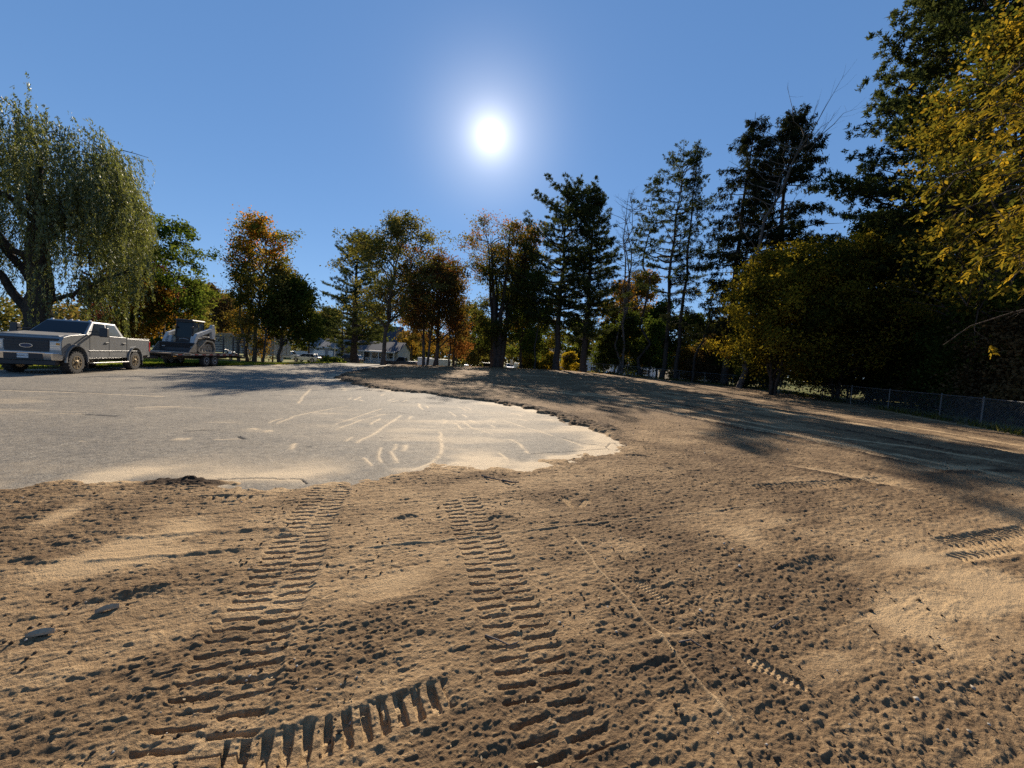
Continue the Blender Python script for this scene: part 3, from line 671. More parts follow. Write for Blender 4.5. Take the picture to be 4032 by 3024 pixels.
def bare(label, u, yd, vt, rx, stems=1, seed=1, tr=.14, limbs=34, cb=.25, bm=None, lean=0., group=None, twigs=6, up=.25, shape='egg', xtop=0.):
    R_ = np.random.default_rng(seed); X, z0, Ht = place(u, yd, vt); paths = []
    for s in range(stems):
        a = 2 * PI * s / max(1, stems) + .7; base = np.array([math.cos(a), math.sin(a), 0]) * (tr * 2.2 if stems > 1 else 0) - np.array([0, 0, .3])
        P = curve(base, np.array([0, 0, 1.0]), np.array([lean * Ht + xtop + (R_.normal() * rx * .25 if stems > 1 else 0), R_.normal() * .3, Ht * R_.uniform(.88, 1.0)]), 12, .012, R_)
        paths.append((P, tr, .012, 7))
        for i in range(limbs // stems):
            t = cb + (.98 - cb) * R_.random(); f = t * 10.99; k = int(f); p0 = P[k] + (P[k + 1] - P[k]) * (f - k); az = R_.uniform(0, 2 * PI)
            l = rx * PROFILE[shape]((t - cb) / (1 - cb) * .9) * R_.uniform(.5, 1.05) + .3
            hd = np.array([math.cos(az), math.sin(az), 0]); p1 = p0 + hd * l + np.array([0, 0, l * R_.uniform(up - .15, up + .5)])
            LP = curve(p0, unit(hd + np.array([0, 0, up])), p1, 6, .03, R_); paths.append((LP, .012 + .012 * l, .005, 4))
            for j in range(twigs):
                q = R_.uniform(.25, 1); k = min(4, int(q * 5)); p = LP[k] + (LP[k + 1] - LP[k]) * (q * 5 - k); dd = unit(unit(p1 - p0) + R_.normal(size=3) * .55 + np.array([0, 0, .25])); sl = l * R_.uniform(.15, .4)
                paths.append((np.stack([p, p + dd * sl * .5 + R_.normal(size=3) * .04 * sl, p + dd * sl + np.array([0, 0, .1 * sl])]), .009, .004, 3))
    e = empty('bare_tree', (X, yd, z0), 0, label, 'tree', group)
    V, Q = tubes(paths); quads('trunk', V, Q, bm or BARK2, e, smooth=True); return e

# --- the weeping willow behind the pickup
def willow():
    R_ = np.random.default_rng(5); yd = 29.0; X, z0, Ht = place(150, yd, 300); paths = []; strands = []
    e = empty('willow_tree', (X, yd, z0), 0, 'huge weeping willow with hanging pale green strands behind the grey pickup truck', 'tree')
    fork = np.array([.3, 0, 9.5]); tk = curve(np.array([0, 0, -.3]), np.array([.02, 0, 1]), fork, 9, .01, R_)
    paths += [(tk, .85, .55, 10), (np.array([[0, 0, -.3], [0, 0, .2], [0, 0, 1.2]]), 1.25, .86, 10)]
    main = [(tk[4], (-.8, .2, .8), (-7, 1.5, 11.5), .38), (tk[2], (-.6, -.2, .9), (-5.5, -1, 9.5), .36), (fork, (-.35, .1, 1), (-3.2, 1, 15.5), .34), (fork, (.15, -.1, 1), (.6, -.8, 16.6), .36), (fork, (.5, .2, .9), (3.4, 1.2, 14.6), .28),
            (tk[7], (.8, -.1, .7), (4.8, -1.2, 11.2), .28), (tk[7], (.7, .5, .8), (4.0, 3.2, 12.4), .24), (tk[5], (.9, -.4, .5), (4.2, -3.5, 9.5), .22), (fork, (.1, .9, .8), (0, 5.5, 14.5), .24), (fork, (-.2, -.9, .8), (-1.5, -4.8, 14.2), .24),
            (tk[6], (-.8, .6, .7), (-5, 4.5, 13.5), .26), (tk[3], (.8, .3, .5), (4.6, 2.5, 7.2), .18), (tk[6], (-.9, -.5, .8), (-5.5, -4, 13.0), .26), (fork, (.3, .4, 1), (2.0, 3.0, 16.2), .24)]
    for p0, d0, p1, r in main:
        p1 = np.array(p1, float); LP = curve(np.array(p0), unit(np.array(d0)), p1, 8, .02, R_); paths.append((LP, r, .06, 7)); l = np.linalg.norm(p1 - p0)
        for j in range(13):
            q = .35 + .65 * R_.random(); k = min(6, int(q * 7)); p = LP[k] + (LP[k + 1] - LP[k]) * (q * 7 - k)
            out = np.array([p[0] * .12, p[1] * .12, 0]) + R_.normal(size=3) * [.9, .9, .25]; b1 = p + unit(out + np.array([0, 0, .35])) * (R_.uniform(1.2, 3.0) if math.hypot(p[0], p[1]) < 3.6 else R_.uniform(.5, 1.1)); b1[2] = min(b1[2], 17.0)
            SP = curve(p, unit(out * .4 + np.array([0, 0, 1])), b1, 5, .03, R_); paths.append((SP, .06, .015, 4))
            for s in range(8):
                q2 = R_.uniform(.3, 1); k = min(3, int(q2 * 4)); st = SP[k] + (SP[k + 1] - SP[k]) * (q2 * 4 - k) + R_.normal(size=3) * .25; strands.append((st, unit(np.array([st[0], st[1], 0]) + R_.normal(size=3) * [2.2, 2.2, 0])))
    # dome of further twigs so the crown closes at the top and the right
    for _ in range(2300):
        az = R_.uniform(0, 2 * PI); rr = R_.uniform(.35, 1) ** .5; zz = 18.6 - 7.4 * rr ** 2.4 + R_.normal() * .7
        if R_.random() < .34: zz -= R_.uniform(1, 5) * rr
        strands.append((np.array([.0 + 6.3 * rr * math.cos(az), 6.0 * rr * math.sin(az), zz]), np.array([math.cos(az), math.sin(az), 0])))
    C, A_, T_ = [], [], []
    cd = -np.array([X, yd]) / math.hypot(X, yd); lt = np.array([-cd[1], cd[0]])
    for st, od in strands:
        lat = st[0] * lt[0] + st[1] * lt[1]; fr = st[0] * cd[0] + st[1] * cd[1]
        if fr > -.5 and -2.6 < lat < 1.8 and st[2] < 14.5 and R_.random() < .55: continue
        rad = math.hypot(st[0], st[1]); ln = R_.uniform(1.0, 3.2) + (3.0 < rad < 5.0) * R_.uniform(0, 6) * (R_.random() < .55)
        ln = min(ln, st[2] - 1.2); n = int(ln * 15) + 4; t = np.sort(R_.random(n)); arc = .55 * R_.uniform(.5, 1.5)
        p = st + od * (arc * (1 - np.exp(-t * 4)))[:, None] + np.stack([.10 * np.sin(t * 5 + st[0] * 3), .10 * np.cos(t * 4 + st[1] * 3), .25 * np.sin(np.minimum(t * 6, PI)) - ln * t], 1)
        a = unit(R_.normal(size=(n, 3)) * .45 + np.array([0, 0, -1]) + od * .2 * (1 - t)[:, None]); C.append(p + R_.normal(size=(n, 3)) * .05); A_.append(a); T_.append(np.clip(.42 + R_.normal() * .16 + R_.normal(size=n) * .14, 0, 1))
    C = np.concatenate(C); A_ = np.concatenate(A_); T_ = np.concatenate(T_); B = unit(np.cross(A_, R_.normal(size=A_.shape))); s = R_.uniform(.13, .30, len(C))
    quads('trunk', *tubes(paths), BARKD, e, smooth=True); quads('crown', *leafquads(C, A_, B, s, s * .27), LM_['willow'], e, fattr={'tone': T_})
willow()

G = 'trees round the cleared ground'
# left of the middle
broadleaf('dark purple red tree half hidden behind the hanging willow', 490, 44, 905, 4.6, .22, 'egg', 'purple', seed=11, limbs=26, leaves=80, ls=.34, tone=(.5, .3), group=G, tr=.22)
broadleaf('low rust orange tree between the willow and the loader on its trailer', 545, 40, 1105, 3.6, .15, 'round', 'rust', seed=12, limbs=22, leaves=80, ls=.28, tone=(.55, .3), group=G, tr=.14, stems=3, spread=.5)
broadleaf('tall open green maple whose slim trunks rise behind the loader cab', 655, 42, 868, 5.0, .28, 'egg', 'green', seed=13, limbs=30, subs=7, leaves=52, ls=.30, sig=.36, tone=(.42, .3), group=G, tr=.18, stems=3, spread=.35, sparse=.12)
broadleaf('loose yellow green tree right of the open green maple', 760, 52, 1120, 3.4, .2, 'round', 'olive', seed=14, limbs=18, leaves=60, group=G, tr=.16)
# the clump of slim trees with orange tops
GC = 'slim trees of the orange topped clump'
broadleaf('slim maple with a fiery orange right flank beside the grey semi trailer', 1000, 43.5, 880, 3.8, .32, 'column', 'orange', seed=21, limbs=38, subs=6, leaves=36, ls=.27, sig=.42, tone=(.08, .40), grad=.62, group=GC, tr=.24, lean=.04, xc=.6)
broadleaf('slim maple with an orange peak and thin twigs on its left flank', 975, 44.5, 868, 2.4, .34, 'column', 'orange', seed=22, limbs=28, subs=6, leaves=28, ls=.25, sig=.36, tone=(.16, .35), grad=.62, group=GC, tr=.17, lean=.02)
bare('leafless slim young tree at the left edge of the orange topped clump', 945, 43, 925, 1.5, seed=23, tr=.19, limbs=30, cb=.35, group=GC, up=.6)
broadleaf('leaning slim green maple on the right of the orange topped clump', 1035, 43, 1030, 3.2, .24, 'egg', 'olive', seed=24, limbs=24, subs=6, leaves=44, ls=.29, sig=.45, tone=(.55, .3), group=GC, tr=.13, lean=.10)
broadleaf('low yellow brown sapling at the foot of the orange topped clump', 985, 46, 1215, 3.0, .1, 'round', 'rust', seed=25, limbs=16, subs=6, leaves=50, ls=.2, sig=.3, tone=(.4, .3), group=GC, tr=.07, stems=2, spread=.4)
broadleaf('dense dark green tree right of the orange topped clump', 1100, 45, 1105, 3.6, .22, 'egg', 'dark', seed=26, limbs=34, subs=8, leaves=62, ls=.31, sig=.52, tone=(.42, .3), group=G, tr=.22, xc=1.2)
broadleaf('small yellowing tree left of the grey garage', 1225, 95, 1225, 4.4, .12, 'egg', 'olive', seed=27, limbs=22, leaves=70, ls=.36, tone=(.6, .3), group=G, tr=.15)
conifer('narrow dark conifer right behind the dense dark green tree', 1215, 66, 1130, 2.6, .34, 'pine', 28, .18, .7, 5, .1, 9, group=G)
# big pine in front of the house with the porch
conifer('broad white pine with long level limbs in front of the porch house', 1392, 60, 915, 7.4, .16, 'pine', 31, .62, .75, 8, .08, 18, pw=.62, group=G, ls=.26, irr=.34, dens=1.15)
conifer('lower white pine left of the broad white pine', 1345, 72, 1160, 5.2, .12, 'pine', 32, .22, .85, 5, .15, 11, group=G, ls=.34, pal='needle')
broadleaf('tall airy olive tree leaning right beside the dark pickup', 1508, 44.5, 870, 7.2, .28, 'egg', 'olive', seed=33, limbs=52, subs=8, leaves=46, ls=.25, sig=.38, tone=(.42, .28), group=G, tr=.27, lean=.055, xc=1.0)
broadleaf('red brown tree forking low near the ground right of the airy olive tree', 1672, 47, 1000, 5.0, .22, 'round', 'red', seed=34, limbs=40, subs=8, leaves=50, ls=.25, sig=.4, tone=(.24, .35), grad=.3, group=G, tr=.34, stems=2, spread=.35)
broadleaf('red brown tree with yellow lower leaves right of the forking one', 1715, 49, 1015, 4.8, .2, 'egg', 'red', seed=35, limbs=38, subs=7, leaves=46, ls=.25, sig=.4, tone=(.30, .4), group=G, tr=.30, xc=.6)
broadleaf('deep red sapling below the red brown trees', 1790, 52, 1270, 2.2, .12, 'round', 'red', seed=36, limbs=14, leaves=60, ls=.22, tone=(.6, .3), group=G, tr=.08, stems=3, spread=.5)
for i, (uu, yy) in enumerate(((1768, 50), (1783, 51.5))):
    broadleaf(['thin straight young tree right of the red brown trees', 'second thin straight young tree nearer the big vase maple'][i], uu, yy, 1085, 1.5, .4, 'column', 'rust', seed=37 + i, limbs=14, subs=5, leaves=40, ls=.24, tone=(.4, .3), group=G, tr=.12)
# big vase maple under the sun
broadleaf('big vase shaped maple with many steep stems and reddening tips below the sun', 1955, 51, 850, 7.2, .12, 'vase', 'turn', BARKD, seed=41, limbs=84, subs=8, leaves=46, ls=.25, sig=.42, tone=(.30, .3), grad=.5, group=G, tr=.62, stems=8, spread=.62, upd=.3, clump=.22)
broadleaf('green maple filling the right side of the big vase maple', 2050, 54, 1000, 4.0, .12, 'egg', 'green', BARKD, seed=42, limbs=30, subs=7, leaves=70, ls=.28, sig=.42, tone=(.35, .3), group=G, tr=.20)
broadleaf('thin young tree with sparse leaves left of the two tall pines', 2104, 47, 1060, 1.8, .3, 'egg', 'dark', BARKD, seed=43, limbs=18, subs=5, leaves=40, ls=.24, tone=(.5, .3), group=G, tr=.12, lean=.01)
# two tall pines
conifer('left of the two tall dark pines with a forked trunk and broad rounded top', 2188, 47, 742, 6.0, .26, 'pine', 51, .42, .76, 8, .10, 27, dens=1.15, top=.55, pw=.50, group=G, ls=.23, lean=.004)
conifer('right of the two tall dark pines with a pointed spire top', 2295, 46, 735, 4.9, .18, 'pine', 52, .40, .70, 8, .10, 26, dens=1.15, top=.06, pw=.66, group=G, ls=.22)
bare('twin stemmed bare larch right of the two tall pines', 2440, 49, 735, 2.6, stems=3, seed=53, tr=.19, limbs=110, cb=.3, group=G, twigs=7, up=.25)
conifer('thin crooked pine with a small tuft of needles at its top', 2520, 48, 690, 2.3, .62, 'pine', 54, .20, .7, 5, .25, 13, top=.5, pw=.5, group=G, bend=.02, dead=.5, ls=.28)
conifer('tall slim pine with a flat needle crown left of the drooping spruces', 2605, 46, 590, 4.2, .36, 'pine', 55, .30, .85, 6, .16, 18, dens=1.0, top=.5, pw=.5, group=G, dead=.4, ls=.23, lean=.015)
conifer('slim ragged spruce close behind the flat crowned pine', 2660, 45, 555, 3.0, .16, 'spruce', 56, .26, .70, 5, .25, 8, group=G, lean=.012, ls=.28)
conifer('tall drooping spruce on the left of the great spruce pair', 2850, 41, 440, 5.2, .16, 'spruce', 57, .40, .72, 6, .14, 16, pw=.62, top=.12, group=G, lean=.022, ls=.30, irr=.4)
conifer('tall drooping spruce on the right of the great spruce pair', 3010, 40, 430, 6.2, .14, 'spruce', 58, .44, .68, 7, .12, 17, pw=.58, top=.15, group=G, lean=.012, ls=.31, irr=.4)
bare('dead grey tree whose bare limbs stick out above the great spruces', 2905, 37, 430, 5.2, seed=59, tr=.30, limbs=26, cb=.48, group=G, lean=.09, twigs=8, up=.6, xtop=1.5)
bare('dark leaning trunk with few limbs left of the yellow green maple', 2720, 42, 1090, 1.4, seed=60, tr=.16, limbs=8, cb=.5, group=G, lean=.28, bm=BARKD, twigs=3)
# yellow green maple and the dark mass on the right
broadleaf('bushy yellow green maple with a wide low crown in front of the spruces', 3040, 29, 1000, 4.3, .05, 'egg', 'yellow', BARKD, seed=61, limbs=62, subs=9, leaves=92, ls=.21, sig=.46, tone=(.38, .3), grad=.5, group=G, tr=.17, stems=4, spread=.6, clump=.26)
broadleaf('darker olive gold tree grown into the right side of the bushy maple', 3290, 27.5, 945, 4.2, .05, 'egg', 'yellow', BARKD, seed=67, limbs=60, subs=9, leaves=88, ls=.20, sig=.46, tone=(.22, .3), grad=.5, group=G, tr=.18, stems=3, spread=.5, clump=.24)
conifer('giant white pine rising out of the picture at the right', 3730, 25, -420, 8.4, .20, 'pine', 62, .55, .70, 8, .06, 26, top=.2, pw=.55, group=G, ls=.26, dens=1.5)
broadleaf('golden orange tree lit in front of the giant white pine', 3880, 18.5, 20, 4.2, .16, 'egg', 'gold', BARKD, seed=63, limbs=64, subs=8, leaves=46, ls=.19, sig=.42, tone=(.26, .45), group=G, tr=.24, lean=-.02, clump=.30)
broadleaf('brown green tree filling the gap left of the giant white pine', 3420, 30, 860, 4.8, .12, 'egg', 'dark', BARKD, seed=64, limbs=44, subs=8, leaves=85, ls=.24, sig=.45, tone=(.5, .3), group=G, tr=.22)
conifer('black green spruce deep in shade behind the fence at the right', 3640, 32, 700, 6.5, .02, 'spruce', 65, .4, .55, 7, .05, 11, group=G, ls=.5)
conifer('second black green spruce deep in shade at the right edge', 3985, 27, 620, 6.5, .02, 'spruce', 66, .4, .55, 7, .05, 11, group=G, ls=.5)
GS = 'dark shrubs along the chain link fence'
for i, (uu, yy, vt, r, pal, lb) in enumerate((
    (2395, 50.5, 1290, 1.9, 'dark', 'dark shrub beside the foot of the right tall pine'), (2470, 50, 1225, 2.1, 'dark', 'taller dark shrub under the bare larch'), (2555, 49.5, 1260, 2.0, 'green', 'green shrub left of the flat crowned pine'),
    (2700, 47, 1380, 1.5, 'rust', 'low rusty shrub right of the flat crowned pine trunk'), (2790, 44, 1330, 1.9, 'brown', 'brown shrub beside the dark leaning trunk'), (2880, 42.5, 1260, 2.3, 'dark', 'dark shrub under the left great spruce'),
    (2990, 38, 1290, 2.2, 'dark', 'dark shrub at the left foot of the yellow green maple'), (3340, 30.5, 1190, 2.6, 'dark', 'dark shrub behind the right side of the yellow green maple'), (3480, 27.5, 1240, 2.3, 'dark', 'dark shrub left of the fence rail that catches the light'),
    (3590, 25.5, 1130, 2.6, 'dark', 'tall dark shrub behind the lit fence rail'), (3720, 24.0, 1230, 2.3, 'brown', 'brown shrub above the right end of the lit fence rail'), (3850, 21.5, 1170, 2.4, 'dark', 'tall dark shrub near the right edge behind the fence'),
    (3950, 20.0, 1250, 2.2, 'red', 'red brown shrub near the right edge behind the fence'), (4060, 18.5, 1180, 2.4, 'dark', 'dark shrub cut by the right edge'),
    (3800, 20.3, 1210, 2.0, 'dark', 'dark shrub in front of the foot of the golden orange tree'), (3905, 18.3, 1190, 2.1, 'dark', 'dense dark shrub hiding the trunk of the golden orange tree'), (4015, 16.9, 1260, 1.9, 'brown', 'brown green shrub close to the fence at the right edge'))):
    broadleaf(lb, uu, yy, vt, r, .04, 'bush', pal, BARKD, seed=70 + i, limbs=24, subs=8, leaves=75 if yy > 35 else 110, ls=.24 if yy > 35 else .16, sig=.38, tone=(.4, .3), name='shrub', cat='shrub', group=GS, tr=.06, stems=4, spread=.6)
GY = 'sunlit yellow bushes by the street'
for i, (uu, yy, vt, r, lb) in enumerate(((2068, 60, 1400, .9, 'small green bush left of the sunlit yellow bushes'), (2090, 61, 1425, 1.3, 'sunlit yellow bush in front of the dark car by the street'), (2128, 62, 1430, 1.2, 'low sunlit yellow bush between the thin young tree and the left tall pine'),
    (2165, 60, 1395, 1.4, 'tall sunlit yellow green bush at the foot of the left tall pine'), (2235, 61, 1385, 1.2, 'yellow green bush between the two tall pines beside the minivan'), (1308, 46, 1424, 1.1, 'low green bush at the lawn corner beside the parking lot'))):
    broadleaf(lb, uu, yy, vt, r, .05, 'bush', 'yellow' if i < 5 else 'green', BARK, seed=90 + i, limbs=16, subs=6, leaves=70, ls=.20, sig=.2, tone=(.85, .25), name='bush', cat='bush', group=GY if i < 5 else None, tr=.03, stems=4, spread=.6)

GB = 'trees behind the street houses'
for i, (uu, yy, vt, r, pal, sh, lb) in enumerate((
    (1290, 95, 1225, 5.0, 'olive', 'round', 'yellowing tree behind the grey garage roof'), (1450, 96, 1190, 5.5, 'dark', 'round', 'dark tree behind the broad white pine'), (1620, 92, 1150, 5.5, 'rust', 'round', 'rusty tree behind the red brown trees'),
    (1840, 100, 1210, 5.5, 'yellow', 'round', 'yellow tree beyond the street left of the big vase maple'), (1880, 70, 1240, 3.0, 'olive', 'egg', 'olive tree just left of the big vase maple trunk'), (2060, 66, 1170, 3.6, 'dark', 'egg', 'dark tree behind the right side of the big vase maple'),
    (2150, 98, 1260, 5.0, 'yellow', 'round', 'yellow green tree beyond the street between the maple and the pines'), (2270, 72, 1270, 3.4, 'dark', 'round', 'low dark tree behind the two tall pines'), (2420, 66, 1130, 3.6, 'rust', 'egg', 'rust coloured tree showing through the bare larch'),
    (2500, 70, 1080, 3.4, 'rust', 'column', 'taller rust coloured tree behind the crooked pine'), (2580, 62, 1200, 3.6, 'dark', 'egg', 'dark tree behind the flat crowned pine'), (2700, 60, 1240, 4.0, 'dark', 'egg', 'dark tree behind the slim ragged spruce'), (2800, 70, 1270, 4.5, 'olive', 'round', 'olive tree behind the dark leaning trunk'),
    (840, 78, 1130, 5.0, 'brown', 'round', 'bare looking brown tree left of the orange topped clump'), (890, 84, 1165, 4.6, 'yellow', 'round', 'yellowish tree behind the left side of the orange topped clump'), (690, 60, 1150, 4.0, 'green', 'round', 'bushy green tree behind the loader'))):
    broadleaf(lb, uu, yy, vt, r, .10, sh, pal, BARKD, seed=120 + i, limbs=26, subs=7, leaves=60, ls=.42, sig=.55, tone=(.45, .3), group=GB, tr=.18)

# --- near tree at the right: large drooping yellow leaves on grey twigs, its trunk just outside the frame
def near_tree():
    R_ = np.random.default_rng(77); px_, py_ = 16.2, 9.6; paths = []; C, A_, B_, S_, T_ = [], [], [], [], []
    e = empty('ash_tree', (px_, py_, 0), 0, 'near tree with large drooping golden leaves and grey twigs at the upper right edge', 'tree')
    tk = curve(np.array([0, 0, -.3]), np.array([0, 0, 1.0]), np.array([-.3, .4, 13]), 9, .008, R_); paths.append((tk, .26, .06, 9))
    def leafset(p, d, n, keep=1.0):
        """a compound leaf: leaflets in pairs along a drooping stalk"""
        for _ in range(n):
            dd = unit(d + R_.normal(size=3) * .6 + np.array([0, 0, -.35])); l = R_.uniform(.22, .42); tb = np.clip(.52 + R_.normal() * .2, 0, 1)
            sd_ = unit(np.cross(dd, np.array([0, 0, 1.0]) + R_.normal(size=3) * .2)); nrm = np.cross(sd_, dd)
            for k in range(4):
                for s in (-1, 1):
                    if R_.random() > keep: continue
                    a = unit(dd * .75 + sd_ * s * .8 + np.array([0, 0, -.35]) + R_.normal(size=3) * .15); s_ = R_.uniform(.11, .19); c = p + dd * l * (.3 + .22 * k) - np.array([0, 0, .03 * k * k * .3]) + a * s_ * .5
                    C.append(c); A_.append(a); B_.append(unit(np.cross(a, nrm + R_.normal(size=3) * .5))); S_.append(s_); T_.append(np.clip(tb + R_.normal() * .1, 0, 1))
    for i in range(34):
        t = R_.uniform(.30, .95); f = t * 8; k = min(7, int(f)); p0 = tk[k] + (tk[k + 1] - tk[k]) * (f - k); az = PI + R_.uniform(-1.25, 1.25)
        l = R_.uniform(2.6, 4.9) * (1.0 - .45 * max(0, t - .6) / .4); hd = np.array([math.cos(az), math.sin(az), 0]); p1 = p0 + hd * l + np.array([0, 0, l * R_.uniform(-.28, .35)])
        LP = curve(p0, unit(hd + np.array([0, 0, .7])), p1, 7, .02, R_); paths.append((LP, .05, .010, 5)); low = p1[2] < 4.6
        for j in range(13):
            q = R_.uniform(.25, 1); k = min(5, int(q * 6)); p = LP[k] + (LP[k + 1] - LP[k]) * (q * 6 - k); dd = unit(hd + R_.normal(size=3) * .7 + np.array([0, 0, -.1 if not low else -.6])); sl = R_.uniform(.35, .9)
            TP = curve(p, dd, p + dd * sl + np.array([0, 0, -.15]), 5, .05, R_); paths.append((TP, .012, .004, 3))
            leafset(TP[-1], dd, 0 if (low and R_.random() < .75) else 3, .9); 
            if not low: leafset(TP[2], dd, 2, .8)
    C, A_, B_, S_, T_ = map(np.array, (C, A_, B_, S_, T_))
    quads('trunk', *tubes(paths), BARK, e, smooth=True); quads('crown', *leafquads(C, A_, B_, S_, S_ * .42), LM_['gold'], e, fattr={'tone': T_})
near_tree()

# --- far-off woods behind the houses
def woods():
    R_ = np.random.default_rng(88); n = 52000; C = []; T = []; S = []
    az = R_.uniform(-60, 58, 340)
    for k in range(340):
        a = math.radians(az[k]); d = R_.uniform(112, 150); cx, cy = d * math.tan(a) if abs(az[k]) < 50 else d * math.tan(a), d
        ht = R_.uniform(7, 13) * (1.25 if az[k] < -25 else 1.0); w_ = R_.uniform(2.5, 5.0); m_ = 170; tn = R_.uniform(.1, .95)
        u = R_.normal(size=(m_, 3)); u = unit(u) * R_.random((m_, 1)) ** .4; c = np.array([cx, cy, -.8 + ht * .5]) + u * np.array([w_, w_, ht * .52]) + R_.normal(size=(m_, 3)) * .4
        C.append(c); T.append(np.clip(tn + R_.normal(size=m_) * .12, 0, 1)); S.append(R_.uniform(.7, 1.5, m_))
    C = np.concatenate(C); T = np.concatenate(T); S = np.concatenate(S); C[:, 2] = np.maximum(C[:, 2], -.7); A, B = rot_rand(R_, len(C), .2)
    tag(quads('distant_woods', *leafquads(C, A, B, S, S * .7), LM_['wood'], fattr={'tone': T}), kind='stuff', label='far mixed woods in autumn colours behind the houses', cat='woods')
woods()

# ------------------------------------------------------------------ materials of made things
GREYP = mat('truck_paint', (.20, .20, .196), .42, .35, noise=(3, .10), coat=.6)
DARKP = mat('black_trim', (.018, .018, .02), .5)
BLACKM = mat('black_paint', (.022, .021, .022), .6, noise=(6, .3))
CHROME = mat('chrome', (.72, .71, .69), .16, 1.0)
STEEL = mat('steel', (.42, .41, .40), .38, .9, noise=(5, .2))
TYRE = mat('tyre_rubber', (.035, .031, .027), .9, noise=(14, .35), bump=(30, .01))
BRONZE = mat('bronze_rim', (.30, .235, .15), .38, .75)
GLASS = mat('dark_glass', (.014, .018, .022), .06, 0, .28)
GLASSL = mat('lit_glass', (.11, .12, .11), .08, 0, .6)
WHITE = mat('white_paint', (.74, .74, .72), .4, noise=(4, .06))
LAMP = mat('lamp_glass', (.55, .55, .53), .14, .3)
REDL = mat('red_lamp', (.42, .015, .02), .2)
AMBER = mat('amber_lamp', (.55, .24, .03), .25)
DUSTY = mat('dusty_steel', (.26, .225, .18), .6, .4, noise=(7, .3))
LOADW = mat('loader_white', (.36, .37, .37), .55, noise=(4, .12))
WOODD = mat('deck_planks', (.14, .105, .075), .85, noise=(5, .3))
CONC = mat('concrete', (.42, .41, .38), .9, noise=(2, .15))
SILVER = mat('silver_paint', (.42, .42, .40), .3, .5, coat=.5)
NAVY = mat('dark_car_paint', (.025, .028, .04), .2, .2, coat=.8)
BEIGEC = mat('champagne_paint', (.52, .49, .43), .3, .4, coat=.5)
WHITEC = mat('white_car_paint', (.72, .72, .71), .25, 0, coat=.6)
PLATE = mat('plate_white', (.62, .63, .62), .5)
INK = mat('ink', (.02, .022, .03), .6)
BLUEB = mat('badge_blue', (.012, .025, .07), .3)

def wheel(parent, x, y, R_=.44, wd=.30, side=1, rim_m=None, spokes=8, rr=.60, name='wheel', blocks=0):
    """tyre with a spoked rim as its sub-part; side = +1 when the outer face looks to +y"""
    w = wd / 2; b = MB()
    b.lathe([(R_ * .58, -w * .9), (R_ * .80, -w), (R_ * .95, -w * .92), (R_, -w * .6), (R_, w * .6), (R_ * .95, w * .92), (R_ * .80, w), (R_ * .58, w * .9)], x, y, R_, 28)
    for i in range(blocks):
        a = 2 * PI * i / blocks; c, s_ = math.cos(a), math.sin(a); t = .10
        for q in (-1, 1):
            pts = []
            for rad in (R_ * .93, R_ * 1.035):
                for da, yy in ((-t, q * w * .98), (t, q * w * .98), (t, q * w * .15), (-t, q * w * .15)):
                    pts.append((x + rad * math.cos(a + da * .5 + q * .05), y + yy, R_ + rad * math.sin(a + da * .5 + q * .05)))
            b.hull8(pts[:4], pts[4:])
    o = b.build(name, TYRE, parent, smooth=True)
    r = MB(); f = y + side * w
    r.lathe([(R_ * rr, -w * .95 * side), (R_ * rr, w * .97 * side), (R_ * (rr - .07), w * 1.0 * side), (R_ * (rr - .07), w * .35 * side), (R_ * .1, w * .35 * side)], x, y, R_, 28)
    for i in range(spokes):
        a = 2 * PI * i / spokes; c, s_ = math.cos(a), math.sin(a); h = R_ * .055 + .012
        p = [(x + c * q - s_ * k, f - side * d_, R_ + s_ * q + c * k) for q, k, d_ in ((R_ * .12, h, .03), (R_ * (rr - .03), h * .8, .015), (R_ * (rr - .03), -h * .8, .015), (R_ * .12, -h, .03))]
        r.pane(p, .03)
    r.lathe([(R_ * .19, -.05 * side), (R_ * .19, .012 * side), (R_ * .13, .03 * side), (R_ * .02, .03 * side)], x, f, R_, 14)
    r.build('rim', rim_m or STEEL, o, smooth=True)
    return o

def arch(cx, cz, r, a0=0, a1=180, n=10):
    return [(cx + r * math.cos(math.radians(a0 + (a1 - a0) * i / n)), cz + r * math.sin(math.radians(a0 + (a1 - a0) * i / n))) for i in range(n + 1)]

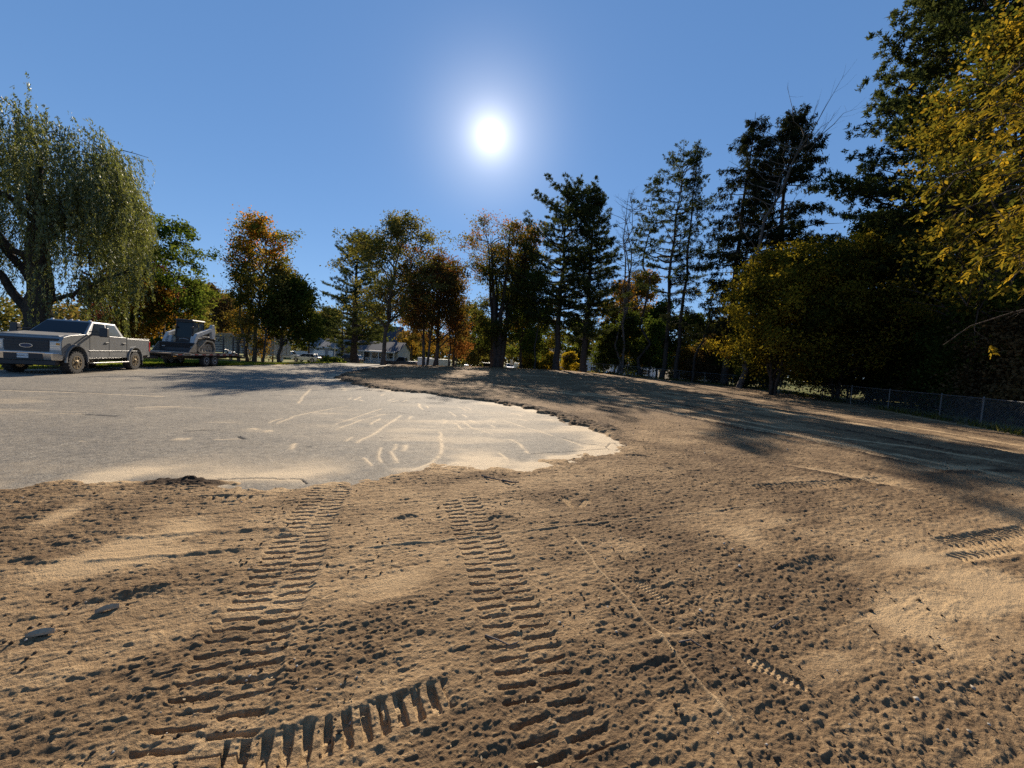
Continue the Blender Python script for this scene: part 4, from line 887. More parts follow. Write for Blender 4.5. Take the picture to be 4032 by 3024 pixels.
def pickup_truck():
    d = np.array([.324, -.946]); lft = np.array([.946, .324])
    c = np.array([-18.70, 17.62]) - lft * .86
    T = empty('pickup_truck', (c[0], c[1], float(H(c[0], c[1]))), math.atan2(d[1], d[0]), 'dusty grey crew cab pickup truck with a black grille parked hitched to the trailer', 'pickup truck')
    hw = 1.0; fx, rx = 1.98, -1.98
    prof = [(-3.26, .66), (-3.28, 1.0), (-3.24, 1.40), (-1.30, 1.42), (-1.29, 1.46), (1.30, 1.50), (1.60, 1.49), (2.30, 1.43), (2.66, 1.35), (2.76, 1.22), (2.78, .70), (2.60, .64)] + arch(fx, .47, .58, 8, 172) + [(1.33, .56), (-1.33, .56)] + arch(rx, .47, .56, 8, 172) + [(-2.62, .64)]
    MB().prism(prof, -hw, hw).build('body', GREYP, T, bevel=.055, seg=3)
    # cabin
    cb = MB(); lo = [(-1.27, -.955, 1.42), (1.42, -.955, 1.42), (1.42, .955, 1.42), (-1.27, .955, 1.42)]; hi = [(-.95, -.74, 2.02), (.60, -.74, 2.04), (.60, .74, 2.04), (-.95, .74, 2.02)]
    cb.hull8(lo, hi); cab = cb.build('cab', GREYP, T, bevel=.06, seg=3)
    def onface(a, b_, c_, d_, u, v):
        a, b_, c_, d_ = map(Vector, (a, b_, c_, d_)); return (a * (1 - u) + b_ * u) * (1 - v) + (d_ * (1 - u) + c_ * u) * v
    def win(name, q, u0, u1, v0, v1, m_=GLASS, parent=T, off=.012, top=None):
        t0, t1 = top or (u0, u1)
        n = (Vector(q[1]) - Vector(q[0])).cross(Vector(q[3]) - Vector(q[0])).normalized() * off
        return MB().pane([onface(*q, u0, v0) + n, onface(*q, u1, v0) + n, onface(*q, t1, v1) + n, onface(*q, t0, v1) + n], .014).build(name, m_, parent)
    ws = (lo[1], lo[2], hi[2], hi[1]); win('windshield', ws, .05, .95, .04, .88)
    for s in (1, -1):
        q = (lo[2], lo[3], hi[3], hi[2]) if s > 0 else (lo[0], lo[1], hi[1], hi[0])
        if s > 0:
            win('side_window', q, .12, .50, .12, .86, top=(.10, .47)); win('side_window', q, .57, .90, .12, .86, GLASSL, top=(.55, .88))
        else:
            win('side_window', q, .50, .88, .12, .86, top=(.53, .90)); win('side_window', q, .10, .43, .12, .86, top=(.12, .45))
    for s in (1, -1):
        # doors' seams, handles
        for x_ in (-.02, 1.22):
            MB().box(x_ - .006, x_ + .006, s * (hw + .001) - .004, s * (hw + .001) + .004, .64, 1.40).build('door_seam', DARKP, T)
        MB().box(-1.33, -1.305, s * hw - .006, s * hw + .006, .62, 1.44).build('bed_gap', DARKP, T)
        for x_ in (.06, -1.18):
            MB().box(x_, x_ + .23, s * (hw - .004), s * (hw + .035), 1.17, 1.215).build('door_handle', DARKP, T, bevel=.01)
        MB().box(-2.5, 1.3, s * (hw - .01), s * (hw + .016), .84, .88).build('side_moulding', GREYP, T, bevel=.008) if s > 0 else None
        # towing mirror: arms and a big head
        mm = MB(); mm.box(1.08, 1.20, s * .98, s * 1.34, 1.47, 1.52).box(1.10, 1.18, s * .94, s * 1.34, 1.60, 1.64)
        mo = mm.build('mirror_arm', DARKP, T)
        MB().hull8([(1.00, s * 1.30, 1.43), (1.23, s * 1.30, 1.43), (1.20, s * 1.56, 1.43), (1.00, s * 1.56, 1.43)] if s > 0 else [(1.00, -1.56, 1.43), (1.20, -1.56, 1.43), (1.23, -1.30, 1.43), (1.00, -1.30, 1.43)],
                   [(1.02, s * 1.30, 1.80), (1.20, s * 1.30, 1.80), (1.16, s * 1.54, 1.80), (1.02, s * 1.54, 1.80)] if s > 0 else [(1.02, -1.54, 1.80), (1.16, -1.54, 1.80), (1.20, -1.30, 1.80), (1.02, -1.30, 1.80)]).build('mirror', DARKP, T, bevel=.03)
        # wheel arch lips, running board, mud flaps
        for cx, r in ((fx, .58), (rx, .56)):
            m_ = MB(); A = arch(cx, .47, r + .045, -4, 184, 14); B = arch(cx, .47, r - .012, -4, 184, 14)
            for i in range(14):
                m_.hull8([(A[i][0], s * (hw - .02), A[i][1]), (B[i][0], s * (hw - .02), B[i][1]), (B[i][0], s * (hw + .045), B[i][1]), (A[i][0], s * (hw + .045), A[i][1])],
                         [(A[i + 1][0], s * (hw - .02), A[i + 1][1]), (B[i + 1][0], s * (hw - .02), B[i + 1][1]), (B[i + 1][0], s * (hw + .045), B[i + 1][1]), (A[i + 1][0], s * (hw + .045), A[i + 1][1])])
            m_.build('wheel_arch', GREYP if cx < 0 else GREYP, T, smooth=True)
            MB().box(cx - .60, cx - .575, s * .72, s * (hw + .03), .20, .62).build('mud_flap', DARKP, T)
        MB().box(-1.25, 1.25, s * (hw - .03), s * (hw + .13), .36, .41).build('running_board', STEEL, T, bevel=.015)
        MB().box(-3.25, -1.36, s * .94, s * 1.0, 1.425, 1.445).build('bed_rail', GREYP, T, bevel=.008)
        # lamps
        yl0, yl1 = sorted((s * .60, s * .985))
        hl = MB(); hl.box(2.70, 2.80, *sorted((s * .66, s * .99)), .86, 1.17); hl.build('headlight', LAMP, T, bevel=.02)
        MB().box(2.745, 2.812, *sorted((s * .86, s * .96)), 1.04, 1.13).build('turn_lamp', AMBER, T)
        for zz in (.95, 1.03):
            MB().box(2.75, 2.815, *sorted((s * .69, s * .97)), zz, zz + .022).build('headlight_bar', CHROME, T)
        MB().box(-3.305, -3.20, *sorted((s * .90, s * 1.012)), .84, 1.33).build('tail_light', REDL, T, bevel=.015)
    # front
    MB().box(2.74, 2.795, -.64, .64, .80, 1.20).build('grille', DARKP, T, bevel=.02)
    for zz in (.90, 1.00, 1.10):
        MB().box(2.79, 2.806, -.62, .62, zz, zz + .025).build('grille_bar', BLACKM, T)
    MB().box(2.70, 2.775, -.90, .90, 1.20, 1.29).build('hood_shield', DARKP, T, bevel=.02)
    bp_ = MB(); bp_.hull8([(2.68, -1.0, .50), (2.92, -.80, .50), (2.92, .80, .50), (2.68, 1.0, .50)], [(2.66, -1.02, .78), (2.96, -.82, .78), (2.96, .82, .78), (2.66, 1.02, .78)])
    bp_.build('front_bumper', CHROME, T, bevel=.035)
    MB().box(2.90, 2.968, -.55, .55, .535, .735).build('bumper_recess', DARKP, T, bevel=.02)
    MB().box(2.93, 2.975, -.62, .62, .745, .765).build('bumper_bar', CHROME, T)
    MB().box(2.62, 2.86, -.86, .86, .32, .50).build('air_dam', DARKP, T, bevel=.03)
    pl = MB().box(2.965, 2.978, -.16, .16, .57, .72).build('licence_plate', PLATE, T)
    RX = Matrix(((0, 0, 1), (1, 0, 0), (0, 1, 0))).to_4x4()
    text('plate_number', 'BA045 JT', .085, INK, pl, Matrix.Translation((2.979, 0, .642)) @ RX, .002)
    em = MB(); em.lathe([(.02, .0), (.19, .0), (.19, .016), (.02, .016)], 0, 0, 0, 32)
    eo = em.build('emblem', CHROME, T, smooth=False); eo.matrix_local = Matrix.Translation((2.806, 0, 1.00)) @ Matrix.Rotation(-PI / 2, 4, 'Z') @ Matrix.Diagonal((1, 1, .42, 1))
    ei = MB(); ei.lathe([(.02, .0), (.165, .0), (.165, .006), (.02, .006)], 0, 0, 0, 32)
    e2 = ei.build('emblem_field', BLUEB, T); e2.matrix_local = Matrix.Translation((2.823, 0, 1.00)) @ Matrix.Rotation(-PI / 2, 4, 'Z') @ Matrix.Diagonal((1, 1, .42, 1))
    text('emblem_script', 'Ford', .115, CHROME, T, Matrix.Translation((2.831, 0, 1.0)) @ RX, .003, .25)
    # roof clearance lamps
    for yy in (-.62, -.22, 0, .22, .62):
        MB().hull8([(.46, yy - .05, 2.03), (.58, yy - .045, 2.03), (.58, yy + .045, 2.03), (.46, yy + .05, 2.03)], [(.48, yy - .03, 2.085), (.54, yy - .03, 2.075), (.54, yy + .03, 2.075), (.48, yy + .03, 2.085)]).build('roof_lamp', LAMP, T, bevel=.01)
    # seats behind glass, underside, bumper
    MB().box(-3.0, 2.6, -.55, .55, .42, .62).build('chassis', DARKP, T, bevel=.02)
    MB().box(-3.40, -3.24, -.95, .95, .55, .72).build('rear_bumper', CHROME, T, bevel=.03)
    MB().box(-3.6, -3.3, -.05, .05, .46, .54).build('hitch', DARKP, T)
    MB().hull8([(1.50, -.90, 1.497), (2.64, -.86, 1.362), (2.64, .86, 1.362), (1.50, .90, 1.497)], [(1.50, -.86, 1.525), (2.60, -.80, 1.40), (2.60, .80, 1.40), (1.50, .86, 1.525)]).build('hood', mat('dust_sheen_hood', (.27, .245, .205), .45, coat=.3), T, bevel=.03)  # paler than the body: dust and sky reflection both put into this colour
    MB().box(-1.3, 1.2, -.84, .84, .60, 1.40).build('cab_floor', DARKP, T)
    MB().tube([(1.43, .35, 1.50), (1.30, -.1, 1.60)], .012, 5).tube([(1.43, -.3, 1.50), (1.30, -.75, 1.59)], .012, 5).build('wiper', DARKP, T)
    for xx in (fx, rx):
        for s in (1, -1): wheel(T, xx, s * .86, .455, .31, s, BRONZE, 8, .60, blocks=22)
    for o in list(T.children):
        if not o.name.startswith('wheel.') and o.name != 'wheel':
            o.scale.z = 1.09                 # the lifted, tall body
            if o.name.startswith('emblem'): o.matrix_local = Matrix.Translation((0, 0, .09)) @ o.matrix_local
    return T
pickup_truck()

def equipment_trailer():
    hd = math.atan2(-.990, .14); d = np.array([.14, -.990]); lft = np.array([.990, .14])
    c = np.array([-20.05, 25.45]) - lft * 1.10                 # between the two axles, ground
    T = empty('equipment_trailer', (c[0], c[1], float(H(c[0], c[1]))), hd, 'black tandem axle equipment trailer with an upright slatted ramp carrying the track loader', 'trailer')
    MB().box(-3.1, 3.6, -1.22, 1.22, .80, .86).build('deck', WOODD, T)
    fr = MB()
    for s in (1, -1): fr.box(-3.1, 3.6, s * 1.22 - .05, s * 1.22 + .05, .70, .875)
    for x_ in np.arange(-2.9, 3.6, .6): fr.box(x_ - .04, x_ + .04, -1.17, 1.17, .70, .79)
    fr.build('frame', BLACKM, T)
    for s in (1, -1): MB().box(-2.6, 3.5, s * .62 - .05, s * .62 + .05, .50, .69).build('main_beam', BLACKM, T)
    MB().hull8([(3.6, -.50, .50), (5.0, -.06, .50), (5.0, .06, .50), (3.6, .50, .50)], [(3.6, -.50, .66), (5.0, -.06, .62), (5.0, .06, .62), (3.6, .50, .66)]).build('tongue', BLACKM, T)
    TM = mat('tape', (.5, .3, .25), .4); N = TM.node_tree.nodes; L = TM.node_tree.links; t_ = N.new('ShaderNodeTexCoord'); c_ = N.new('ShaderNodeTexChecker'); c_.inputs['Scale'].default_value = 2.8
    c_.inputs['Color1'].default_value = (.55, .50, .46, 1); c_.inputs['Color2'].default_value = (.30, .03, .03, 1); s_ = N.new('ShaderNodeSeparateXYZ'); m_ = N.new('ShaderNodeCombineXYZ')
    L.new(t_.outputs['Object'], s_.inputs[0]); L.new(s_.outputs[0], m_.inputs[0]); L.new(m_.outputs[0], c_.inputs['Vector']); L.new(c_.outputs['Color'], N['Principled BSDF'].inputs['Base Color'])
    MB().box(-2.9, 3.4, 1.272, 1.276, .76, .80).build('reflective_tape', TM, T)
    mk = MB().box(2.1, 2.75, 1.272, 1.284, .735, .865).build('marker_panel', mat('marker_cream', (.55, .44, .34), .5), T); MB().box(2.16, 2.41, 1.284, 1.288, .755, .845).box(2.44, 2.69, 1.284, 1.288, .755, .845).build('marker_field', BLACKM, mk)
    MB().box(3.35, 3.6, 1.272, 1.282, .66, .70).build('marker_lamp', AMBER, T)
    for s in (1, -1):
        for xx in (.43, -.43):
            wheel(T, xx, s * 1.03, .385, .24, s, LOADW, 0, .60)
    # beavertail and the slatted ramp standing up at the back
    MB().hull8([(-4.1, -1.15, .50), (-3.1, -1.15, .72), (-3.1, 1.15, .72), (-4.1, 1.15, .50)], [(-4.1, -1.15, .56), (-3.1, -1.15, .86), (-3.1, 1.15, .86), (-4.1, 1.15, .56)]).build('beaver_tail', WOODD, T)
    for s in (1, -1):
        r = MB(); y0, y1 = sorted((s * .30, s * 1.16))
        for yy in (y0, y1 - .07): r.box(-4.08, -4.0, yy, yy + .07, .56, 2.12)
        for k in range(8): r.box(-4.085, -4.0, y0 + .07, y1 - .07, .70 + k * .19, .70 + k * .19 + .06)
        r.build('ramp', BLACKM, T)
    ch = MB(); ch.tube([(-1.75, 1.0, 1.18), (-2.5, 1.1, 1.0), (-3.1, 1.15, .88)], .02, 5); ch.build('chain', STEEL, T)
    return T, c, hd
TR, trc, trh = equipment_trailer()

def track_loader():
    d = np.array([math.cos(trh), math.sin(trh)]); lft = np.array([-d[1], d[0]])
    c = trc + d * .15
    T = empty('track_loader', (c[0], c[1], float(H(c[0], c[1])) + .862), trh, 'compact white and black track loader with its bucket lowered on the black trailer', 'track loader')
    for s in (1, -1):
        # rubber track: a rounded trapezoid loop
        outer = [(-.92, .10), (-.80, .02), (.62, .02), (.80, .12), (.82, .28), (.10, .80), (-.05, .86), (-.62, .80), (-.80, .70), (-.96, .26)]
        cx = sum(p[0] for p in outer) / len(outer); cz = sum(p[1] for p in outer) / len(outer); inner = [(cx + (p[0] - cx) * .84, cz + (p[1] - cz) * .80) for p in outer]
        y0, y1 = sorted((s * .55, s * .98)); b = MB(); n = len(outer)
        for i in range(n):
            j = (i + 1) % n
            b.hull8([(outer[i][0], y0, outer[i][1]), (outer[j][0], y0, outer[j][1]), (outer[j][0], y1, outer[j][1]), (outer[i][0], y1, outer[i][1])],
                    [(inner[i][0], y0, inner[i][1]), (inner[j][0], y0, inner[j][1]), (inner[j][0], y1, inner[j][1]), (inner[i][0], y1, inner[i][1])])
        for i in range(n):
            j = (i + 1) % n; L_ = math.hypot(outer[j][0] - outer[i][0], outer[j][1] - outer[i][1]); m_ = max(1, int(L_ / .10))
            for k in range(m_):
                f = (k + .5) / m_; px_, pz = outer[i][0] + (outer[j][0] - outer[i][0]) * f, outer[i][1] + (outer[j][1] - outer[i][1]) * f
                b.box(px_ - .022, px_ + .022, y0 + .01, y1 - .01, pz - .022, pz + .022)
        b.build('track', DUSTY, T)
        fr = MB().prism([(-.72, .12), (.60, .12), (.62, .26), (.05, .62), (-.55, .62), (-.78, .25)], *sorted((s * .60, s * .90))).build('track_frame', STEEL, T, bevel=.02)
        for xx in (-.5, -.2, .1, .4):
            MB().lathe([(.10, -.02), (.10, .02), (.02, .03)], xx, s * .915, .14, 14).build('roller', DUSTY, fr)
        # lift arm: upright at the back, beam forward and down to the bucket
        arm = [(-.98, .95), (-.74, .95), (-.62, 1.42), (.62, 1.02), (.90, .62), (1.02, .30), (1.14, .34), (1.08, .78), (.80, 1.22), (-.60, 1.66), (-.72, 1.90), (-.92, 1.90), (-1.06, 1.40)]
        ao = MB().prism(arm, *sorted((s * .72, s * .90))).build('lift_arm', LOADW, T, bevel=.02)
        MB().tube([(-.75, s * .66, 1.05), (.2, s * .66, 1.02)], .05, 8).build('cylinder', STEEL, T, smooth=True)
        MB().box(-1.14, -1.02, *sorted((s * .55, s * .86)), .72, .98).build('rear_lamp', DARKP, T, bevel=.02)
    MB().prism([(-1.0, .35), (.62, .35), (.62, .62), (.35, .95), (-.35, 1.0), (-.45, 1.50), (-1.02, 1.42), (-1.08, .80)], -.54, .54).build('body', BLACKM, T, bevel=.03)
    # rear engine door and counterweight
    MB().box(-1.16, -1.03, -.58, .58, .62, 1.36).build('engine_door', LOADW, T, bevel=.03)
    cb = MB()
    for s in (1, -1):
        cb.tube([(.60, s * .46, .92), (.56, s * .47, 1.40), (.44, s * .46, 2.02)], .045, 6); cb.tube([(-.55, s * .46, 1.45), (-.52, s * .46, 2.02)], .045, 6)
        cb.box(-.56, .60, s * .46 - .03, s * .46 + .03, 1.12, 1.20)
        MB().pane([(.50, s * .48, 1.22), (.0, s * .48, 1.22), (.0, s * .48, 1.95), (.40, s * .48, 1.95)], .012).build('side_glass', GLASSL, T); MB().pane([(-.06, s * .48, 1.22), (-.50, s * .48, 1.45), (-.48, s * .48, 1.95), (-.06, s * .48, 1.95)], .012).build('side_glass', GLASSL, T)
    cb.box(.40, .60, -.46, .46, .60, .98); cb.box(.405, .56, -.46, .46, 1.93, 2.02)
    cb.build('cab_frame', BLACKM, T)
    MB().hull8([(-.66, -.54, 2.02), (.64, -.54, 2.02), (.64, .54, 2.02), (-.66, .54, 2.02)], [(-.60, -.48, 2.11), (.58, -.48, 2.11), (.58, .48, 2.11), (-.60, .48, 2.11)]).build('roof', BLACKM, T, bevel=.03)
    MB().pane([(.60, -.42, .98), (.60, .42, .98), (.46, .42, 1.95), (.46, -.42, 1.95)], .012).build('front_glass', mat('cab_glass', (.014, .02, .02), .05, 0, .28), T)
    st = MB(); st.box(-.30, .10, -.26, .26, .95, 1.12).box(-.36, -.24, -.25, .25, 1.10, 1.75); st.build('seat', DARKP, T, bevel=.04)
    # bucket
    bk = MB(); w = 1.0; pr = [(1.02, .06), (1.80, .03), (1.82, .06), (1.14, .12), (1.10, .30), (1.20, .60), (1.16, .64), (1.02, .50)]
    bk.prism(pr, -w, w); bko = bk.build('bucket', BLACKM, T)
    for s in (1, -1): MB().prism([(1.06, .05), (1.78, .04), (1.20, .62), (1.06, .52)], *sorted((s * w, s * (w + .03)))).build('bucket_side', DUSTY, bko)
    MB().box(1.76, 1.86, -w, w, .02, .045).build('cutting_edge', STEEL, bko)
    for s in (1, -1):
        MB().box(.62, .70, s * .50 - .08, s * .50 + .08, 1.55, 1.66).build('work_lamp', AMBER if s < 0 else DARKP, T, bevel=.01)
        MB().hull8([(.74, s * .64 - .1, .45), (.98, s * .64 - .1, .45), (.98, s * .64 + .1, .45), (.74, s * .64 + .1, .45)], [(.66, s * .64 - .1, 1.05), (.82, s * .64 - .1, 1.05), (.82, s * .64 + .1, 1.05), (.66, s * .64 + .1, 1.05)]).build('arm_foot', LOADW, T, bevel=.02)
    RXm = Matrix(((-1, 0, 0), (0, 0, 1), (0, 1, 0))).to_4x4()
    MB().tube([(.605, .16 * math.cos(t) * 1.6, .80 + .09 * math.sin(t)) for t in np.linspace(0, PI, 9)], .012, 5).build('front_badge', STEEL, T)
    return T
track_loader()

def car(name, label, cat, pos, heading, paint, L_=4.5, wd=1.78, ht=1.5, kind='suv', group='cars parked along the street'):
    """small parked car: body, cabin, glass, wheels, lamps"""
    T = empty(name, (pos[0], pos[1], float(H(*pos))), heading, label, cat, group); hw = wd / 2; f = L_ / 2; R_ = .33 if kind not in ('pickup', 'suv') else .37
    fx, rx = f - .85, -f + .85; belt = ht * .60
    cabs = dict(suv=(.95, .35, -f + .12, -f + .35), hatch=(1.25, .30, -f + .10, -f + .75), van=(1.55, .75, -f + .08, -f + .22), sedan=(.75, .15, -f + .75, -f + 1.5), pickup=(.95, .40, -.75, -.60))[kind]
    hood = belt - (.08 if kind != 'hatch' else .22); tailz = belt + (.02 if kind != 'sedan' else -.05)
    prof = [(-f + .04, .32), (-f, .55), (-f + .05, tailz), (cabs[0], belt), (f - .35, hood), (f - .04, hood - .16), (f, .45), (f - .08, .28)] + arch(fx, R_, R_ + .05, 0, 180, 8) + arch(rx, R_, R_ + .05, 0, 180, 8)
    MB().prism(prof, -hw, hw).build('body', paint, T, bevel=.06)
    lo = [(cabs[2], -hw * .95, belt - .03), (cabs[0], -hw * .95, belt - .03), (cabs[0], hw * .95, belt - .03), (cabs[2], hw * .95, belt - .03)]
    hi = [(cabs[3], -hw * .76, ht - .02), (cabs[1], -hw * .76, ht), (cabs[1], hw * .76, ht), (cabs[3], hw * .76, ht - .02)]
    MB().hull8(lo, hi).build('cab', paint, T, bevel=.07)
    def fq(q, u0, u1, v0, v1):
        q = [Vector(p) for p in q]; g = lambda u, v: (q[0] * (1 - u) + q[1] * u) * (1 - v) + (q[3] * (1 - u) + q[2] * u) * v
        n = (q[1] - q[0]).cross(q[3] - q[0]).normalized() * .012; return [g(u0, v0) + n, g(u1, v0) + n, g(u1, v1) + n, g(u0, v1) + n]
    MB().pane(fq((lo[1], lo[2], hi[2], hi[1]), .06, .94, .08, .90)).build('windshield', GLASS, T)
    MB().pane(fq((lo[3], lo[0], hi[0], hi[3]), .08, .92, .2, .88)).build('rear_window', GLASS, T)
    for q in ((lo[2], lo[3], hi[3], hi[2]), (lo[0], lo[1], hi[1], hi[0])):
        fr = ((.08, .36), (.39, .66), (.69, .93)) if kind in ('suv', 'van', 'hatch') else ((.10, .48), (.52, .90))
        for a, b_ in (fr if q[0][1] > 0 else [(1 - y_, 1 - x_) for x_, y_ in fr]): MB().pane(fq(q, a, b_, .12, .86)).build('side_window', GLASS, T)
    for xx in (fx, rx):
        for s in (1, -1): wheel(T, xx, s * (hw - .11), R_, .22, s, STEEL, 6, .66)
    for s in (1, -1):
        MB().box(f - .20, f - .015, *sorted((s * hw * .60, s * hw * .96)), hood - .24, hood - .10).build('headlight', LAMP, T, bevel=.02)
        MB().box(-f + .005, -f + .12, *sorted((s * hw * .72, s * hw * .97)), tailz - .30, tailz - .08).build('tail_light', REDL, T, bevel=.02)
        MB().box(cabs[0] - .25, cabs[0] - .10, *sorted((s * hw * .97, s * (hw + .16))), belt, belt + .13).build('mirror', DARKP, T, bevel=.03)
    MB().box(f - .10, f + .02, -hw * .55, hw * .55, .42, hood - .22).build('grille', DARKP, T, bevel=.02)
    if kind == 'pickup': MB().box(-f + .10, -.85, -hw + .12, hw - .12, belt - .02, belt + .035).build('bed_cover', DARKP, T)
    return T
def cpos(u, y): return place(u, y)[:2][0], y
car('parked_car', 'silver hatchback with a sloping tail parked in front of the grey garage', 'car', cpos(1208, 66), math.radians(178), SILVER, 4.5, 1.75, 1.50, 'hatch')
car('parked_suv', 'silver sport utility car half hidden left of the silver hatchback', 'suv', cpos(1142, 74), math.radians(8), SILVER, 4.6, 1.8, 1.65, 'suv')
car('parked_suv', 'dark navy sport utility car parked left of the porch', 'suv', cpos(1370, 68), math.radians(180), NAVY, 4.8, 1.9, 1.72, 'suv')
car('pickup_truck', 'dark navy pickup truck parked between the tree trunks in front of the porch', 'pickup truck', cpos(1583, 68), math.radians(179), NAVY, 5.7, 2.0, 1.85, 'pickup')
car('minivan', 'champagne minivan seen between the two tall pines', 'minivan', cpos(2240, 78), math.radians(181), BEIGEC, 4.9, 1.95, 1.72, 'van')
car('parked_suv', 'dark car glinting behind the sunlit yellow bushes', 'suv', cpos(2105, 80), math.radians(20), NAVY, 4.6, 1.85, 1.6, 'suv')
car('parked_suv', 'dark car left of the big vase maple trunk', 'suv', cpos(1903, 73), math.radians(185), NAVY, 4.6, 1.85, 1.65, 'suv')
car('parked_car', 'white car seen head on left of the dark car by the vase maple', 'car', cpos(1846, 84), math.radians(-86), WHITEC, 4.5, 1.8, 1.6, 'suv')
car('parked_car', 'white car beside the white road sign right of the vase maple', 'car', cpos(2005, 90), math.radians(-80), WHITEC, 4.5, 1.8, 1.55, 'suv')
car('parked_car', 'low pale car showing its nose right of the right tall pine', 'car', cpos(2395, 80), math.radians(184), WHITEC, 4.4, 1.75, 1.4, 'sedan')

def semi_trailer():
    a = place(598, 61); b = place(1075, 50); dx, dy = b[0] - a[0], 50 - 61; L_ = math.hypot(dx, dy); ux, uy = dx / L_, dy / L_
    c = ((a[0] + b[0]) / 2, (61 + 50) / 2); g = -.75
    T = empty('semi_trailer', (c[0], c[1], g), math.atan2(uy, ux), 'long pale grey semi trailer standing on the grass behind the loader and slim trees', 'semi trailer')
    f = L_ / 2; GT = mat('trailer_grey', (.42, .42, .40), .55, .1, noise=(.8, .10)); 
    MB().box(-f, f, 0, 2.5, 1.12, 3.75).build('box', GT, T, bevel=.03)
    sm = MB()
    for x_ in np.arange(-f + .6, f, .6): sm.box(x_ - .01, x_ + .01, -.008, .002, 1.2, 3.65)
    sm.build('panel_seams', mat('seam_grey', (.33, .33, .32), .6), T)
    MB().box(-f, f, -.02, .03, 1.05, 1.13).build('lower_rail', STEEL, T)
    MB().box(-f + 1.5, -f + 5.2, .5, 2.0, .85, 1.05).build('bogie', BLACKM, T)
    for xx in (-f + 2.3, -f + 3.7):
        for yy, s in ((.15, -1), (2.35, 1)): wheel(T, xx, yy, .50, .28, s, STEEL, 0, .55)
    for yy in (.5, 2.0): MB().box(f - 3.0, f - 2.85, yy - .07, yy + .07, 0, 1.06).build('landing_leg', BLACKM, T)
    MB().box(f, f + .05, .05, 2.45, 1.15, 3.7).build('door_frame', WHITE, T)
    for yy in (.6, 1.2, 1.8): MB().box(f + .05, f + .08, yy - .02, yy + .02, 1.15, 3.7).build('door_bar', STEEL, T)
    text('lettering', 'IG', 1.2, INK, T, Matrix.Translation((-f + 1.0, -.012, 2.3)) @ Matrix.Rotation(PI / 2, 4, 'X'), .004, .2)
semi_trailer()

# ------------------------------------------------------------------ houses
SIDG = mat('blue_grey_siding', (.27, .29, .31), .8, noise=(1.5, .08)); SIDW = mat('cream_siding', (.42, .40, .35), .8, noise=(1.5, .08)); SIDWH = mat('white_siding', (.62, .64, .68), .7, noise=(1.5, .05)); TAN = mat('tan_siding', (.36, .31, .24), .8)
ROOFG = mat('grey_shingles', (.16, .155, .15), .9, noise=(3, .25), bump=(6, .03)); ROOFD = mat('dark_shingles', (.05, .055, .07), .85, noise=(3, .25)); ROOFM = mat('metal_roof', (.46, .48, .50), .45, .3)
TRIM = mat('white_trim', (.68, .68, .66), .6)
def siding(b, x0, x1, y, z0, z1, step=.2):
    for zz in np.arange(z0 + step, z1, step): b.box(x0, x1, y - .012, y, zz - .012, zz + .004)
def window_(T, x0, x1, z0, z1, y=0, shutters=False, name='window'):
    fr = MB(); t = .07
    fr.box(x0 - t, x1 + t, y - .05, y + .02, z0 - t, z0).box(x0 - t, x1 + t, y - .05, y + .02, z1, z1 + t).box(x0 - t, x0, y - .05, y + .02, z0, z1).box(x1, x1 + t, y - .05, y + .02, z0, z1).box(x0, x1, y - .045, y + .01, (z0 + z1) / 2 - .025, (z0 + z1) / 2 + .025)
    o = fr.build(name, TRIM, T); MB().box(x0, x1, y - .02, y + .005, z0, z1).build('pane', GLASS, o)
    if shutters:
        for xa, xb in ((x0 - t - .40, x0 - t - .02), (x1 + t + .02, x1 + t + .40)): MB().box(xa, xb, y - .035, y, z0, z1).build('shutter', BLACKM, T)
    return o
def gable_roof(T, x0, x1, y0, y1, z0, zr, M, ov=.35, axis='x', name='roof'):
    b = MB(); th = .14
    ym = (y0 + y1) / 2
    for (ya, za, yb, zb_) in ((y0 - ov, z0 - ov * .45, ym, zr), (ym, zr, y1 + ov, z0 - ov * .45)):
        b.hull8([(x0 - ov, ya, za), (x1 + ov, ya, za), (x1 + ov, yb, zb_), (x0 - ov, yb, zb_)], [(x0 - ov, ya, za + th), (x1 + ov, ya, za + th), (x1 + ov, yb, zb_ + th), (x0 - ov, yb, zb_ + th)])
    o = b.build(name, M, T)
    g = MB()
    for xx in (x0 + .02, x1 - .10): g.add([(xx, y0, z0), (xx, y1, z0), (xx, ym, zr), (xx + .08, y0, z0), (xx + .08, y1, z0), (xx + .08, ym, zr)], [(0, 1, 2), (5, 4, 3), (0, 3, 4, 1), (1, 4, 5, 2), (2, 5, 3, 0)])
    return o, g
